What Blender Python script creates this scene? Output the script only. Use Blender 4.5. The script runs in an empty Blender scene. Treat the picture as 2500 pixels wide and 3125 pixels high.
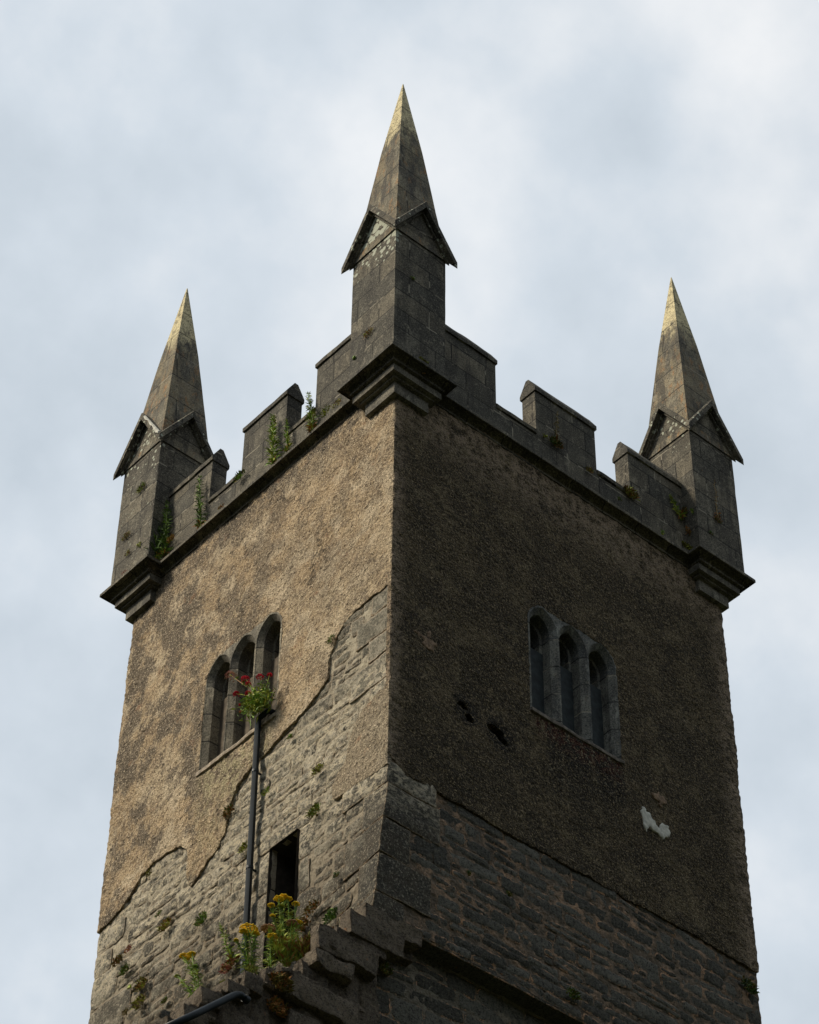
import bpy, bmesh, math, random
import numpy as np
from mathutils import Vector, Matrix

S = bpy.context.scene
COL = S.collection
R_ = math.radians

# ------------------------------------------------------------------ camera
cam_d = bpy.data.cameras.new('camera'); cam = bpy.data.objects.new('camera', cam_d); COL.objects.link(cam)
F_ = Vector((0.45742225, 0.53792291, 0.70809874)); RR = Vector((0.7551867, -0.65543236, 0.01007329)); UU = Vector((-0.46952948, -0.530139, 0.70604157))
cam.matrix_world = Matrix(((RR.x, UU.x, -F_.x, -15.36856), (RR.y, UU.y, -F_.y, -18.41568), (RR.z, UU.z, -F_.z, -26.82472), (0, 0, 0, 1)))
cam_d.sensor_fit = 'HORIZONTAL'; cam_d.sensor_width = 36; cam_d.lens = 36 * 7939.458 / 2500
cam_d.clip_end = 2000
S.camera = cam

# ------------------------------------------------------------------ world: overcast sky
SUN_EL, SUN_AZ = 44.0, 152.0            # azimuth measured from +x, anticlockwise
w = bpy.data.worlds.new('World'); S.world = w; w.use_nodes = True
nt = w.node_tree; nt.nodes.clear()
def WN(t, **k):
    n = nt.nodes.new(t)
    for a, b in k.items(): setattr(n, a, b)
    return n
out = WN('ShaderNodeOutputWorld'); bg = WN('ShaderNodeBackground'); nt.links.new(bg.outputs[0], out.inputs[0])
sky = WN('ShaderNodeTexSky', sky_type='NISHITA'); sky.sun_disc = False
sky.sun_elevation = R_(SUN_EL); sky.sun_rotation = R_(90 - SUN_AZ)
geo = WN('ShaderNodeTexCoord')
mp = WN('ShaderNodeMapping'); mp.inputs['Scale'].default_value = (1, 1, 1.0)
nt.links.new(geo.outputs['Generated'], mp.inputs[0])
def wnoise(scale, det, rough, loc):
    m = WN('ShaderNodeMapping'); m.inputs['Location'].default_value = loc; m.inputs['Scale'].default_value = (scale,) * 3
    nt.links.new(geo.outputs['Generated'], m.inputs[0])
    n = WN('ShaderNodeTexNoise'); n.inputs['Scale'].default_value = 1; n.inputs['Detail'].default_value = det; n.inputs['Roughness'].default_value = rough
    nt.links.new(m.outputs[0], n.inputs[0]); return n.outputs[0]
def wm(op, a, b, cl=False):
    n = WN('ShaderNodeMath', operation=op, use_clamp=cl)
    for i, v in enumerate((a, b)):
        if v is None: continue
        if isinstance(v, (int, float)): n.inputs[i].default_value = v
        else: nt.links.new(v, n.inputs[i])
    return n.outputs[0]
def px_dir(px, py):
    return (F_ + RR * ((px - 1250) / 7939.458) + UU * (-(py - 1562.5) / 7939.458)).normalized()
def blob(px, py, rad, amp):             # a soft brighter or darker bank of cloud in one direction of the sky
    dd = px_dir(px, py)
    n = WN('ShaderNodeVectorMath', operation='DISTANCE'); nt.links.new(geo.outputs['Generated'], n.inputs[0]); n.inputs[1].default_value = dd
    q = wm('DIVIDE', n.outputs['Value'], rad / 7939.458)
    q = wm('MULTIPLY', q, q); q = wm('MULTIPLY', q, -1.0); q = wm('EXPONENT', q, None)
    return wm('MULTIPLY', q, amp)
c = wm('MULTIPLY', wm('SUBTRACT', wnoise(13, 5, .5, (3.1, 1.7, .4)), .5), 1.2)
c = wm('ADD', c, wm('MULTIPLY', wm('SUBTRACT', wnoise(34, 4, .55, (8.1, .7, 2.4)), .5), .20))
c = wm('ADD', c, .44)
for b in ((1330, 330, 460, .26), (2350, 150, 480, .42), (1560, 800, 330, .18), (950, 560, 260, .12), (200, 60, 300, .12), (2150, 900, 420, .05), (150, 500, 300, -.20), (1850, 330, 240, -.14), (1950, 640, 240, -.16),
          (800, 300, 260, -.08), (350, 1000, 350, -.08), (150, 2500, 500, .05), (2450, 2600, 500, .10)):
    c = wm('ADD', c, blob(*b))
ramp = WN('ShaderNodeValToRGB'); nt.links.new(c, ramp.inputs[0])
ramp.color_ramp.elements[0].position = .12; ramp.color_ramp.elements[0].color = (.545, .62, .69, 1)
ramp.color_ramp.elements[1].position = .95; ramp.color_ramp.elements[1].color = (.97, .985, 1.0, 1)
e = ramp.color_ramp.elements.new(.5); e.color = (.69, .76, .83, 1)
skys = WN('ShaderNodeVectorMath', operation='SCALE'); nt.links.new(sky.outputs[0], skys.inputs[0]); skys.inputs[3].default_value = .09
mix = WN('ShaderNodeMix', data_type='RGBA'); mix.inputs[0].default_value = .94
nt.links.new(skys.outputs[0], mix.inputs[6]); nt.links.new(ramp.outputs[0], mix.inputs[7])
# unseen sky behind the camera dimmed, added to lower light on the shaded face
sx = WN('ShaderNodeVectorMath', operation='DOT_PRODUCT'); nt.links.new(geo.outputs['Generated'], sx.inputs[0]); sx.inputs[1].default_value = (.25, -.97, 0)
mr = WN('ShaderNodeMapRange'); nt.links.new(sx.outputs['Value'], mr.inputs[0])
mr.inputs[1].default_value = -.35; mr.inputs[2].default_value = .55; mr.inputs[3].default_value = 1.0; mr.inputs[4].default_value = .80
sc = WN('ShaderNodeVectorMath', operation='SCALE'); nt.links.new(mix.outputs[2], sc.inputs[0]); nt.links.new(mr.outputs[0], sc.inputs[3])
nt.links.new(sc.outputs[0], bg.inputs[0]); bg.inputs[1].default_value = 1.0

# ------------------------------------------------------------------ sun behind thin cloud
sl = bpy.data.lights.new('sun', 'SUN'); sl.energy = 4.6; sl.angle = R_(11); sl.color = (1, .89, .71)
so = bpy.data.objects.new('sun', sl); COL.objects.link(so)
sd = Vector((math.cos(R_(SUN_EL)) * math.cos(R_(SUN_AZ)), math.cos(R_(SUN_EL)) * math.sin(R_(SUN_AZ)), math.sin(R_(SUN_EL))))
so.rotation_euler = (-sd).to_track_quat('-Z', 'Y').to_euler()
S.view_settings.view_transform = 'Standard'; S.view_settings.look = 'None'; S.view_settings.exposure = 0; S.view_settings.gamma = 1
S.view_settings.use_curve_mapping = False

# ------------------------------------------------------------------ helpers
random.seed(7)
def tag(o, label=None, cat=None, group=None, kind=None):
    if label: o['label'] = label
    if cat: o['category'] = cat
    if group: o['group'] = group
    if kind: o['kind'] = kind
    return o
def mesh_obj(name, verts, faces, mat, parent=None, attrs=None, smooth=False, uv=None, mats=None, midx=None):
    me = bpy.data.meshes.new(name); me.from_pydata([tuple(v) for v in verts], [], faces)
    for m in (mats or [mat]): me.materials.append(m)
    if midx is not None: me.polygons.foreach_set('material_index', midx)
    if smooth: me.polygons.foreach_set('use_smooth', [True] * len(me.polygons))
    if attrs:
        for k, v in attrs.items():
            a = me.attributes.new(k, 'FLOAT', 'POINT'); a.data.foreach_set('value', np.asarray(v, dtype=np.float32))
    if uv is not None:
        l = me.uv_layers.new(name='uv'); l.data.foreach_set('uv', np.asarray(uv, dtype=np.float32).ravel())
    me.update()
    o = bpy.data.objects.new(name, me); COL.objects.link(o)
    if parent: o.parent = parent
    return o
def _h(ix, iy, iz, s):
    n = (ix.astype(np.int64) * 374761393 + iy.astype(np.int64) * 668265263 + iz.astype(np.int64) * 2147483647 + s * 1274126177) & 0xffffffff
    n = ((n ^ (n >> 13)) * 1274126177) & 0xffffffff
    return ((n ^ (n >> 16)) & 0xffff) / 32767.5 - 1
def vn(x, y, z=None, s=0):
    x = np.asarray(x, float); y = np.asarray(y, float); z = np.zeros_like(x) if z is None else np.asarray(z, float)
    fx, fy, fz = np.floor(x), np.floor(y), np.floor(z); tx, ty, tz = x - fx, y - fy, z - fz
    tx = tx * tx * (3 - 2 * tx); ty = ty * ty * (3 - 2 * ty); tz = tz * tz * (3 - 2 * tz); r = 0
    for i in (0, 1):
        for j in (0, 1):
            for k in (0, 1):
                r = r + _h(fx + i, fy + j, fz + k, s) * (tx if i else 1 - tx) * (ty if j else 1 - ty) * (tz if k else 1 - tz)
    return r
def fbm(x, y, z=None, scale=1., o=3, s=0):
    x = np.asarray(x, float) / scale; y = np.asarray(y, float) / scale; z = None if z is None else np.asarray(z, float) / scale
    r = 0; a = 1; t = 0
    for i in range(o):
        r = r + a * vn(x, y, z, s + i * 17); t += a; a *= .5; x = x * 2.03; y = y * 2.03
        if z is not None: z = z * 2.03
    return r / t
def poly_sd(P, U, V):                    # signed distance, positive inside
    P = np.array(P, float); d = np.full(U.shape, 1e9); ins = np.zeros(U.shape, bool)
    for i in range(len(P)):
        a = P[i]; b = P[(i + 1) % len(P)]; e = b - a
        t = np.clip(((U - a[0]) * e[0] + (V - a[1]) * e[1]) / (e @ e), 0, 1)
        d = np.minimum(d, np.hypot(U - a[0] - t * e[0], V - a[1] - t * e[1]))
        c = ((a[1] > V) != (b[1] > V))
        with np.errstate(divide='ignore', invalid='ignore'):
            xx = (b[0] - a[0]) * (V - a[1]) / (b[1] - a[1] + 1e-12) + a[0]
        ins ^= c & (U < xx)
    return np.where(ins, d, -d)

WL, WR = 6.0, 6.38
def flare(u, v):                         # the torn corner kicks out below the render
    return 0.092 * np.clip((-7.3 - v), 0, 2.3) * np.clip((v + 9.75) / .3, 0, 1) * np.clip(1 - u / 1.3, 0, 1) ** 1.5
def fL(u, v, h): return np.stack([-h - flare(u, v), u, v], -1)
def fR(u, v, h): return np.stack([u - flare(np.zeros_like(u), v) * np.clip(1 - u / .45, 0, 1), -h, v], -1)
def fR2(u, v, h): return np.stack([u, .25 - h, v], -1)
def fBx(u, v, h): return np.stack([WR + h, u, v], -1)
def fBy(u, v, h): return np.stack([u, WL + h, v], -1)
FRAMES = {'L': (fL, True), 'R': (fR, False), 'R2': (fR2, False), 'Bx': (fBx, False), 'By': (fBy, True)}

def sheet_geo(Ff, u0, u1, v0, v1, step, frame, disp, depth):
    us = np.arange(u0, u1 + step * .5, step); vs = np.arange(v0, v1 + step * .5, step)
    U, V = np.meshgrid(us, vs); f = Ff(U, V); f = np.where(np.abs(f) < 1e-5, 1e-5, f)
    ins = f > 0; ids = -np.ones(U.shape, int); n0 = int(ins.sum()); ids[ins] = np.arange(n0)
    pu = list(U[ins]); pv = list(V[ins]); faces = []; segs = []; ed = {}
    a, b, c, d = ins[:-1, :-1], ins[:-1, 1:], ins[1:, 1:], ins[1:, :-1]
    full = a & b & c & d
    jj, ii = np.nonzero(full)
    faces = np.stack([ids[jj, ii], ids[jj, ii + 1], ids[jj + 1, ii + 1], ids[jj + 1, ii]], -1).tolist()
    def ev(j1, i1, j2, i2):
        k = (j1, i1, j2, i2) if (j1, i1) < (j2, i2) else (j2, i2, j1, i1)
        if k not in ed:
            f1, f2 = f[k[0], k[1]], f[k[2], k[3]]; t = f1 / (f1 - f2)
            ed[k] = len(pu); pu.append(U[k[0], k[1]] * (1 - t) + U[k[2], k[3]] * t); pv.append(V[k[0], k[1]] * (1 - t) + V[k[2], k[3]] * t)
        return ed[k]
    jj, ii = np.nonzero((a | b | c | d) & ~full)
    for j, i in zip(jj.tolist(), ii.tolist()):
        q = [(j, i), (j, i + 1), (j + 1, i + 1), (j + 1, i)]; poly = []; cut = []
        for k in range(4):
            p, r = q[k], q[(k + 1) % 4]
            if ins[p]: poly.append(ids[p])
            if ins[p] != ins[r]:
                e_ = ev(*p, *r); poly.append(e_); cut.append((e_, ins[p]))
        if len(poly) >= 3: faces.append([int(x) for x in poly])
        if len(cut) == 2:
            ex = [x for x, s in cut if s][0]; en = [x for x, s in cut if not s][0]; segs.append((ex, en))
    # outer border of the grid
    nj, ni = U.shape
    for i in range(ni - 1):
        if ins[0, i] and ins[0, i + 1]: segs.append((ids[0, i], ids[0, i + 1]))
        if ins[nj - 1, i] and ins[nj - 1, i + 1]: segs.append((ids[nj - 1, i + 1], ids[nj - 1, i]))
    for j in range(nj - 1):
        if ins[j, 0] and ins[j + 1, 0]: segs.append((ids[j + 1, 0], ids[j, 0]))
        if ins[j, ni - 1] and ins[j + 1, ni - 1]: segs.append((ids[j, ni - 1], ids[j + 1, ni - 1]))
    pu = np.array(pu); pv = np.array(pv); fr, flip = FRAMES[frame]
    hh = disp(pu, pv, Ff(pu, pv)); P = fr(pu, pv, hh)
    bm_ = {}
    if depth:
        keys = sorted(set(int(x) for s in segs for x in s)); base = len(P)
        for k, x in enumerate(keys): bm_[x] = base + k
        ku = pu[keys]; kv = pv[keys]
        P = np.concatenate([P, fr(ku, kv, np.minimum(hh[keys] - .01, 0) * 0 - depth)])
        for s0, s1 in segs: faces.append([int(s1), int(s0), bm_[int(s0)], bm_[int(s1)]])
    if flip: faces = [f_[::-1] for f_ in faces]
    return P, faces

class MB:                                 # collects geometry for one mesh
    def __init__(s): s.v = []; s.f = []; s.t = []; s.m = []; s.e = []
    def add(s, V, F, tint=0.5, m=0, edge=None):
        s.e.extend([1.] * len(V) if edge is None else list(edge))
        b = len(s.v); s.v.extend([tuple(map(float, x)) for x in V]); s.f.extend([[int(i) + b for i in f] for f in F]); s.m.extend([m] * len(F))
        s.t.extend([tint] * len(V) if not hasattr(tint, '__len__') else list(tint))
    def build(s, name, mat, parent=None, smooth=False, mats=None, uvbox=False):
        uv = None
        if uvbox: uv = box_uv(s.v, s.f)
        return mesh_obj(name, s.v, s.f, mat, parent, {'tint': s.t, 'edge': s.e}, smooth, uv, mats, s.m if mats else None)
def box_uv(V, F):
    uv = []
    for f in F:
        p = [Vector(V[i]) for i in f]; n = Vector((0, 0, 0))
        for i in range(1, len(p) - 1): n += (p[i] - p[0]).cross(p[i + 1] - p[0])
        for q in p:
            if abs(n.z) > 1.3 * max(abs(n.x), abs(n.y)): uv.append((q.x, q.y))
            elif abs(n.x) > abs(n.y): uv.append((q.y + .31, q.z - .12))
            else: uv.append((q.x, q.z - .12))
    return uv
def box(mb, x0, x1, y0, y1, z0, z1, tint=.5, m=0):
    V = [(x0, y0, z0), (x1, y0, z0), (x1, y1, z0), (x0, y1, z0), (x0, y0, z1), (x1, y0, z1), (x1, y1, z1), (x0, y1, z1)]
    mb.add(V, [(0, 3, 2, 1), (4, 5, 6, 7), (0, 1, 5, 4), (1, 2, 6, 5), (2, 3, 7, 6), (3, 0, 4, 7)], tint, m)
def rough_box(mb, x0, x1, y0, y1, z0, z1, step=.06, amp=.015, rnd=.02, seed=0, tint=.5, m=0, rot=0):
    n = [max(2, int(round((b - a) / step))) for a, b in ((x0, x1), (y0, y1), (z0, z1))]
    idx = {}; V = []; F = []
    def vid(i, j, k):
        if (i, j, k) not in idx: idx[(i, j, k)] = len(V); V.append((i / n[0], j / n[1], k / n[2]))
        return idx[(i, j, k)]
    for i in range(n[0]):
        for j in range(n[1]):
            F.append((vid(i, j, 0), vid(i, j + 1, 0), vid(i + 1, j + 1, 0), vid(i + 1, j, 0))); F.append((vid(i, j, n[2]), vid(i + 1, j, n[2]), vid(i + 1, j + 1, n[2]), vid(i, j + 1, n[2])))
    for i in range(n[0]):
        for k in range(n[2]):
            F.append((vid(i, 0, k), vid(i + 1, 0, k), vid(i + 1, 0, k + 1), vid(i, 0, k + 1))); F.append((vid(i, n[1], k), vid(i, n[1], k + 1), vid(i + 1, n[1], k + 1), vid(i + 1, n[1], k)))
    for j in range(n[1]):
        for k in range(n[2]):
            F.append((vid(0, j, k), vid(0, j, k + 1), vid(0, j + 1, k + 1), vid(0, j + 1, k))); F.append((vid(n[0], j, k), vid(n[0], j + 1, k), vid(n[0], j + 1, k + 1), vid(n[0], j, k + 1)))
    A = np.array(V); P = A * np.array([x1 - x0, y1 - y0, z1 - z0]) + np.array([x0, y0, z0])
    e = np.minimum(A, 1 - A) * np.array([x1 - x0, y1 - y0, z1 - z0]); es = np.sort(e, 1)
    pull = rnd * np.exp(-es[:, 1] / .03) * (es[:, 0] < 1e-6)
    cen = np.array([(x0 + x1) / 2, (y0 + y1) / 2, (z0 + z1) / 2]); dirn = cen - P; dirn /= (np.linalg.norm(dirn, axis=1)[:, None] + 1e-9)
    P = P + dirn * pull[:, None]
    for a in range(3):
        P[:, a] += amp * fbm(P[:, 0] + seed * 3.7, P[:, 1], P[:, 2], scale=.16, o=3, s=seed + a * 31)
    if rot:
        c_, s_ = math.cos(rot), math.sin(rot); q = P - cen
        P = np.stack([q[:, 0] * c_ - q[:, 1] * s_, q[:, 0] * s_ + q[:, 1] * c_, q[:, 2]], -1) + cen
    mb.add(P, F, tint, m, es[:, 1])

# ------------------------------------------------------------------ material toolkit
class M:
    def __init__(s, name):
        s.m = bpy.data.materials.new(name); s.m.use_nodes = True; s.nt = s.m.node_tree; s.nt.nodes.clear()
        s.o = s.nt.nodes.new('ShaderNodeOutputMaterial'); s.b = s.nt.nodes.new('ShaderNodeBsdfPrincipled'); s.nt.links.new(s.b.outputs[0], s.o.inputs[0])
        s.tc = s.nt.nodes.new('ShaderNodeTexCoord'); s.b.inputs['Roughness'].default_value = .92; s.b.inputs['Specular IOR Level'].default_value = .25
    def n(s, t, **k):
        x = s.nt.nodes.new(t)
        for a, b in k.items(): setattr(x, a, b)
        return x
    def l(s, a, b): s.nt.links.new(a, b)
    def put(s, v, i):
        if isinstance(v, (int, float)): i.default_value = v
        elif isinstance(v, tuple): i.default_value = v if len(v) == 4 or len(i.default_value) == 3 else (*v, 1)
        else: s.l(v, i)
    def noise(s, scale, det=4, rough=.6, off=(0, 0, 0), sc=(1, 1, 1), dist=0, rot=(0, 0, 0)):
        mp = s.n('ShaderNodeMapping'); mp.inputs['Location'].default_value = off; mp.inputs['Scale'].default_value = sc; mp.inputs['Rotation'].default_value = rot
        s.l(s.tc.outputs['Object'], mp.inputs[0]); x = s.n('ShaderNodeTexNoise'); x.inputs['Scale'].default_value = scale; x.inputs['Detail'].default_value = det
        x.inputs['Roughness'].default_value = rough; x.inputs['Distortion'].default_value = dist; s.l(mp.outputs[0], x.inputs[0]); return x.outputs[0]
    def voro(s, scale, feat='F1', rnd=1, sc=(1, 1, 1), outp='Distance', off=(0, 0, 0)):
        mp = s.n('ShaderNodeMapping'); mp.inputs['Scale'].default_value = sc; mp.inputs['Location'].default_value = off; s.l(s.tc.outputs['Object'], mp.inputs[0])
        x = s.n('ShaderNodeTexVoronoi', feature=feat); x.inputs['Scale'].default_value = scale; x.inputs['Randomness'].default_value = rnd; s.l(mp.outputs[0], x.inputs[0]); return x.outputs[outp]
    def ss(s, v, a, b, lo=0., hi=1.):
        x = s.n('ShaderNodeMapRange', interpolation_type='SMOOTHSTEP'); s.put(v, x.inputs[0])
        for i, q in enumerate((a, b, lo, hi)): x.inputs[i + 1].default_value = q
        return x.outputs[0]
    def mth(s, op, a, b=None, cl=False):
        x = s.n('ShaderNodeMath', operation=op, use_clamp=cl); s.put(a, x.inputs[0])
        if b is not None: s.put(b, x.inputs[1])
        return x.outputs[0]
    def mix(s, f, a, b, mode='MIX'):
        x = s.n('ShaderNodeMix', data_type='RGBA', blend_type=mode); s.put(f, x.inputs[0]); s.put(a, x.inputs[6]); s.put(b, x.inputs[7]); return x.outputs[2]
    def ramp(s, v, els):
        x = s.n('ShaderNodeValToRGB'); s.put(v, x.inputs[0]); r = x.color_ramp
        r.elements[0].position, r.elements[0].color = els[0][0], (*els[0][1], 1); r.elements[1].position, r.elements[1].color = els[-1][0], (*els[-1][1], 1)
        for p, c_ in els[1:-1]: q = r.elements.new(p); q.color = (*c_, 1)
        return x.outputs[0]
    def attr(s, nm): x = s.n('ShaderNodeAttribute', attribute_name=nm); return x.outputs['Fac']
    def xyz(s, which='Object'):
        x = s.n('ShaderNodeSeparateXYZ'); s.l(s.tc.outputs[which], x.inputs[0]); return x.outputs
    def bump(s, h, st=.5, dist=.02, prev=None):
        x = s.n('ShaderNodeBump'); x.inputs['Strength'].default_value = st; x.inputs['Distance'].default_value = dist; s.put(h, x.inputs['Height'])
        if prev is not None: s.l(prev, x.inputs['Normal'])
        return x.outputs[0]
    def done(s, col, nrm=None, rough=None):
        s.put(col, s.b.inputs['Base Color'])
        if nrm is not None: s.l(nrm, s.b.inputs['Normal'])
        if rough is not None: s.put(rough, s.b.inputs['Roughness'])
        return s.m

def cracks(m, scale, off, w_=.012):
    mp = m.n('ShaderNodeMapping'); mp.inputs['Scale'].default_value = (scale,) * 3; mp.inputs['Location'].default_value = off; m.l(m.tc.outputs['Object'], mp.inputs[0])
    nz = m.n('ShaderNodeTexNoise'); nz.inputs['Scale'].default_value = 5; nz.inputs['Detail'].default_value = 5; nz.inputs['Roughness'].default_value = .7; m.l(m.tc.outputs['Object'], nz.inputs[0])
    sc_ = m.n('ShaderNodeVectorMath', operation='SCALE'); m.l(nz.outputs['Color'], sc_.inputs[0]); sc_.inputs[3].default_value = .35
    ad = m.n('ShaderNodeVectorMath', operation='ADD'); m.l(mp.outputs[0], ad.inputs[0]); m.l(sc_.outputs[0], ad.inputs[1])
    x = m.n('ShaderNodeTexVoronoi', feature='DISTANCE_TO_EDGE'); x.inputs['Scale'].default_value = 1; m.l(ad.outputs[0], x.inputs[0])
    return m.mth('MULTIPLY', m.ss(x.outputs['Distance'], w_ * .3, w_, 1, 0), m.ss(m.noise(1.1, 3, .6, (off[1], 5, 1)), .52, .57))
# --- pebble-dashed lime render, warm on the lit side of the tower
def plaster_mat(dark):
    m = M('lime_render_weathered' if dark else 'lime_render_tan')
    big = m.noise(1.1, 4, .6, (3, 1, 7)); mid = m.noise(4.6, 5, .7, (1, 9, 2)); fine = m.noise(19, 5, .8); grit = m.noise(34, 3, .85, (4, 4, 1)); sp = m.voro(26); peb = m.voro(48, off=(1, 5, 2))
    if not dark:
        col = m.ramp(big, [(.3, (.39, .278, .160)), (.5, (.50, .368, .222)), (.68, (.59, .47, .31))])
        col = m.mix(m.ss(mid, .50, .63, 0, .62), col, (.20, .148, .10)); col = m.mix(m.ss(m.noise(2.7, 6, .75, (5, 7, 1)), .52, .63, 0, .6), col, (.15, .115, .080))
        col = m.mix(m.ss(m.noise(2.1, 4, .6, (7, 3, 3)), .50, .62, 0, .8), col, (.64, .52, .36))
        z = m.xyz()[2]; y = m.xyz()[1]
        col = m.mix(m.mth('MULTIPLY', m.ss(m.noise(1.7, 6, .72, (2, 5, 5), sc=(1, 1, .8)), .46, .56), m.ss(y, 1.6, 4.2, .38, .9)), col, (.125, .100, .073))
        band = m.mth('MULTIPLY', m.ss(z, -6.6, -4.85, .3, 1), m.mth('MULTIPLY', m.ss(z, -4.85, -4.78, 1, 0), m.mth('MULTIPLY', m.ss(y, 2.25, 2.5), m.ss(y, 3.6, 4.1, 1, 0))))
        col = m.mix(m.mth('MULTIPLY', band, m.ss(m.noise(5, 4, .6, sc=(1, 1, .4)), .35, .6)), col, (.40, .345, .20))
        col = m.mix(m.mth('MULTIPLY', band, m.ss(m.noise(9, 4, .6, (5, 5, 5)), .50, .62)), col, (.14, .10, .07))
        col = m.mix(m.mth('MULTIPLY', m.ss(z, -1.0, -.15), m.ss(m.noise(5, 5, .7, (3, 3, 3)), .36, .56)), col, (.12, .098, .075))
        col = m.mix(m.mth('MULTIPLY', m.ss(z, -5.5, -5.8, 0, .75), m.ss(y, 1.5, 1.2)), col, (.30, .255, .185))
        col = m.mix(m.ss(fine, .53, .64, 0, .75), col, (.115, .085, .055)); col = m.mix(m.ss(grit, .54, .64, 0, .75), col, (.78, .64, .45))
        col = m.mix(m.ss(grit, .46, .37, 0, .9), col, (.060, .045, .03))
        col = m.mix(m.ss(m.noise(3, 4, .7, (6, 1, 8)), .60, .70, 0, .4), col, (.42, .235, .13))
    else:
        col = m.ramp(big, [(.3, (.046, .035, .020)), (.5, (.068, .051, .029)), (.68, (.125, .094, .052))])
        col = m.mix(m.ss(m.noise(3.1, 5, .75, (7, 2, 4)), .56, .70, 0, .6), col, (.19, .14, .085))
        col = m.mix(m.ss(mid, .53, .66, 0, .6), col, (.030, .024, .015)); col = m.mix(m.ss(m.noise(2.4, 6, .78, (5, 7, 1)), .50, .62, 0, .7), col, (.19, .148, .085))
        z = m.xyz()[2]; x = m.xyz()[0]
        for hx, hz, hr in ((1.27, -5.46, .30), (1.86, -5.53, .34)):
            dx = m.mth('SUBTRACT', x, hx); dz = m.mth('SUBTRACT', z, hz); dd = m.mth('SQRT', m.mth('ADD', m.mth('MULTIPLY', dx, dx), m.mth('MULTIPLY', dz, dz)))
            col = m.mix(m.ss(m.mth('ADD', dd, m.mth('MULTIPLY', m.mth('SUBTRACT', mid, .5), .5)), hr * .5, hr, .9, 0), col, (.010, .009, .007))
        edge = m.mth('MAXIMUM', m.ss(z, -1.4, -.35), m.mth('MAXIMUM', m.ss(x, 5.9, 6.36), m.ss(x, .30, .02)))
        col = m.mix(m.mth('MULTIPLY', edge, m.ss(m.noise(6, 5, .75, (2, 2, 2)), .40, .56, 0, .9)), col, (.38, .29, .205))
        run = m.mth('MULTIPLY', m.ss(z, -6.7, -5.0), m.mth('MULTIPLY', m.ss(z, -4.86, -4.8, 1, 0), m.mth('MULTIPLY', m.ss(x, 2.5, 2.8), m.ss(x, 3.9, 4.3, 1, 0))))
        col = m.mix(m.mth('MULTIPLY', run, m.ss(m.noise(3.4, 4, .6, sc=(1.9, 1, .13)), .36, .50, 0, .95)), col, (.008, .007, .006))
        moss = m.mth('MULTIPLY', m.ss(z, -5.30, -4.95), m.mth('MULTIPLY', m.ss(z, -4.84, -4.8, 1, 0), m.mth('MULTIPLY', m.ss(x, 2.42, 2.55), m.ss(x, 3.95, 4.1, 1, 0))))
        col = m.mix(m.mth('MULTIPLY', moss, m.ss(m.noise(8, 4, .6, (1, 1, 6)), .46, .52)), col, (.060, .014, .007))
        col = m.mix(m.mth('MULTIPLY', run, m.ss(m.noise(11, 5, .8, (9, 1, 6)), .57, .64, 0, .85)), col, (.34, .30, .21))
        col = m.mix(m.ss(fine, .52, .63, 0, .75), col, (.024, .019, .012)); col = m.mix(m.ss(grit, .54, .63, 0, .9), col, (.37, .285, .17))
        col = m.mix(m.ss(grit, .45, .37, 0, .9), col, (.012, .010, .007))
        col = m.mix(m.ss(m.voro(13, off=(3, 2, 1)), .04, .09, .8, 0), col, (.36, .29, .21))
    ck = cracks(m, .55, (2.3, 1.1, .4) if dark else (.7, 2.9, 1.6)); col = m.mix(m.mth('MULTIPLY', ck, .75), col, (.02, .016, .012))
    b = m.bump(ck, -.8, .03); b = m.bump(mid, .5, .025, b); b = m.bump(fine, 1., .034, b); b = m.bump(grit, 1., .030, b); b = m.bump(sp, .6, .022, b); b = m.bump(peb, .7, .020, b)
    return m.done(col, b)
PL_L = plaster_mat(False); PL_R = plaster_mat(True)
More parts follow.
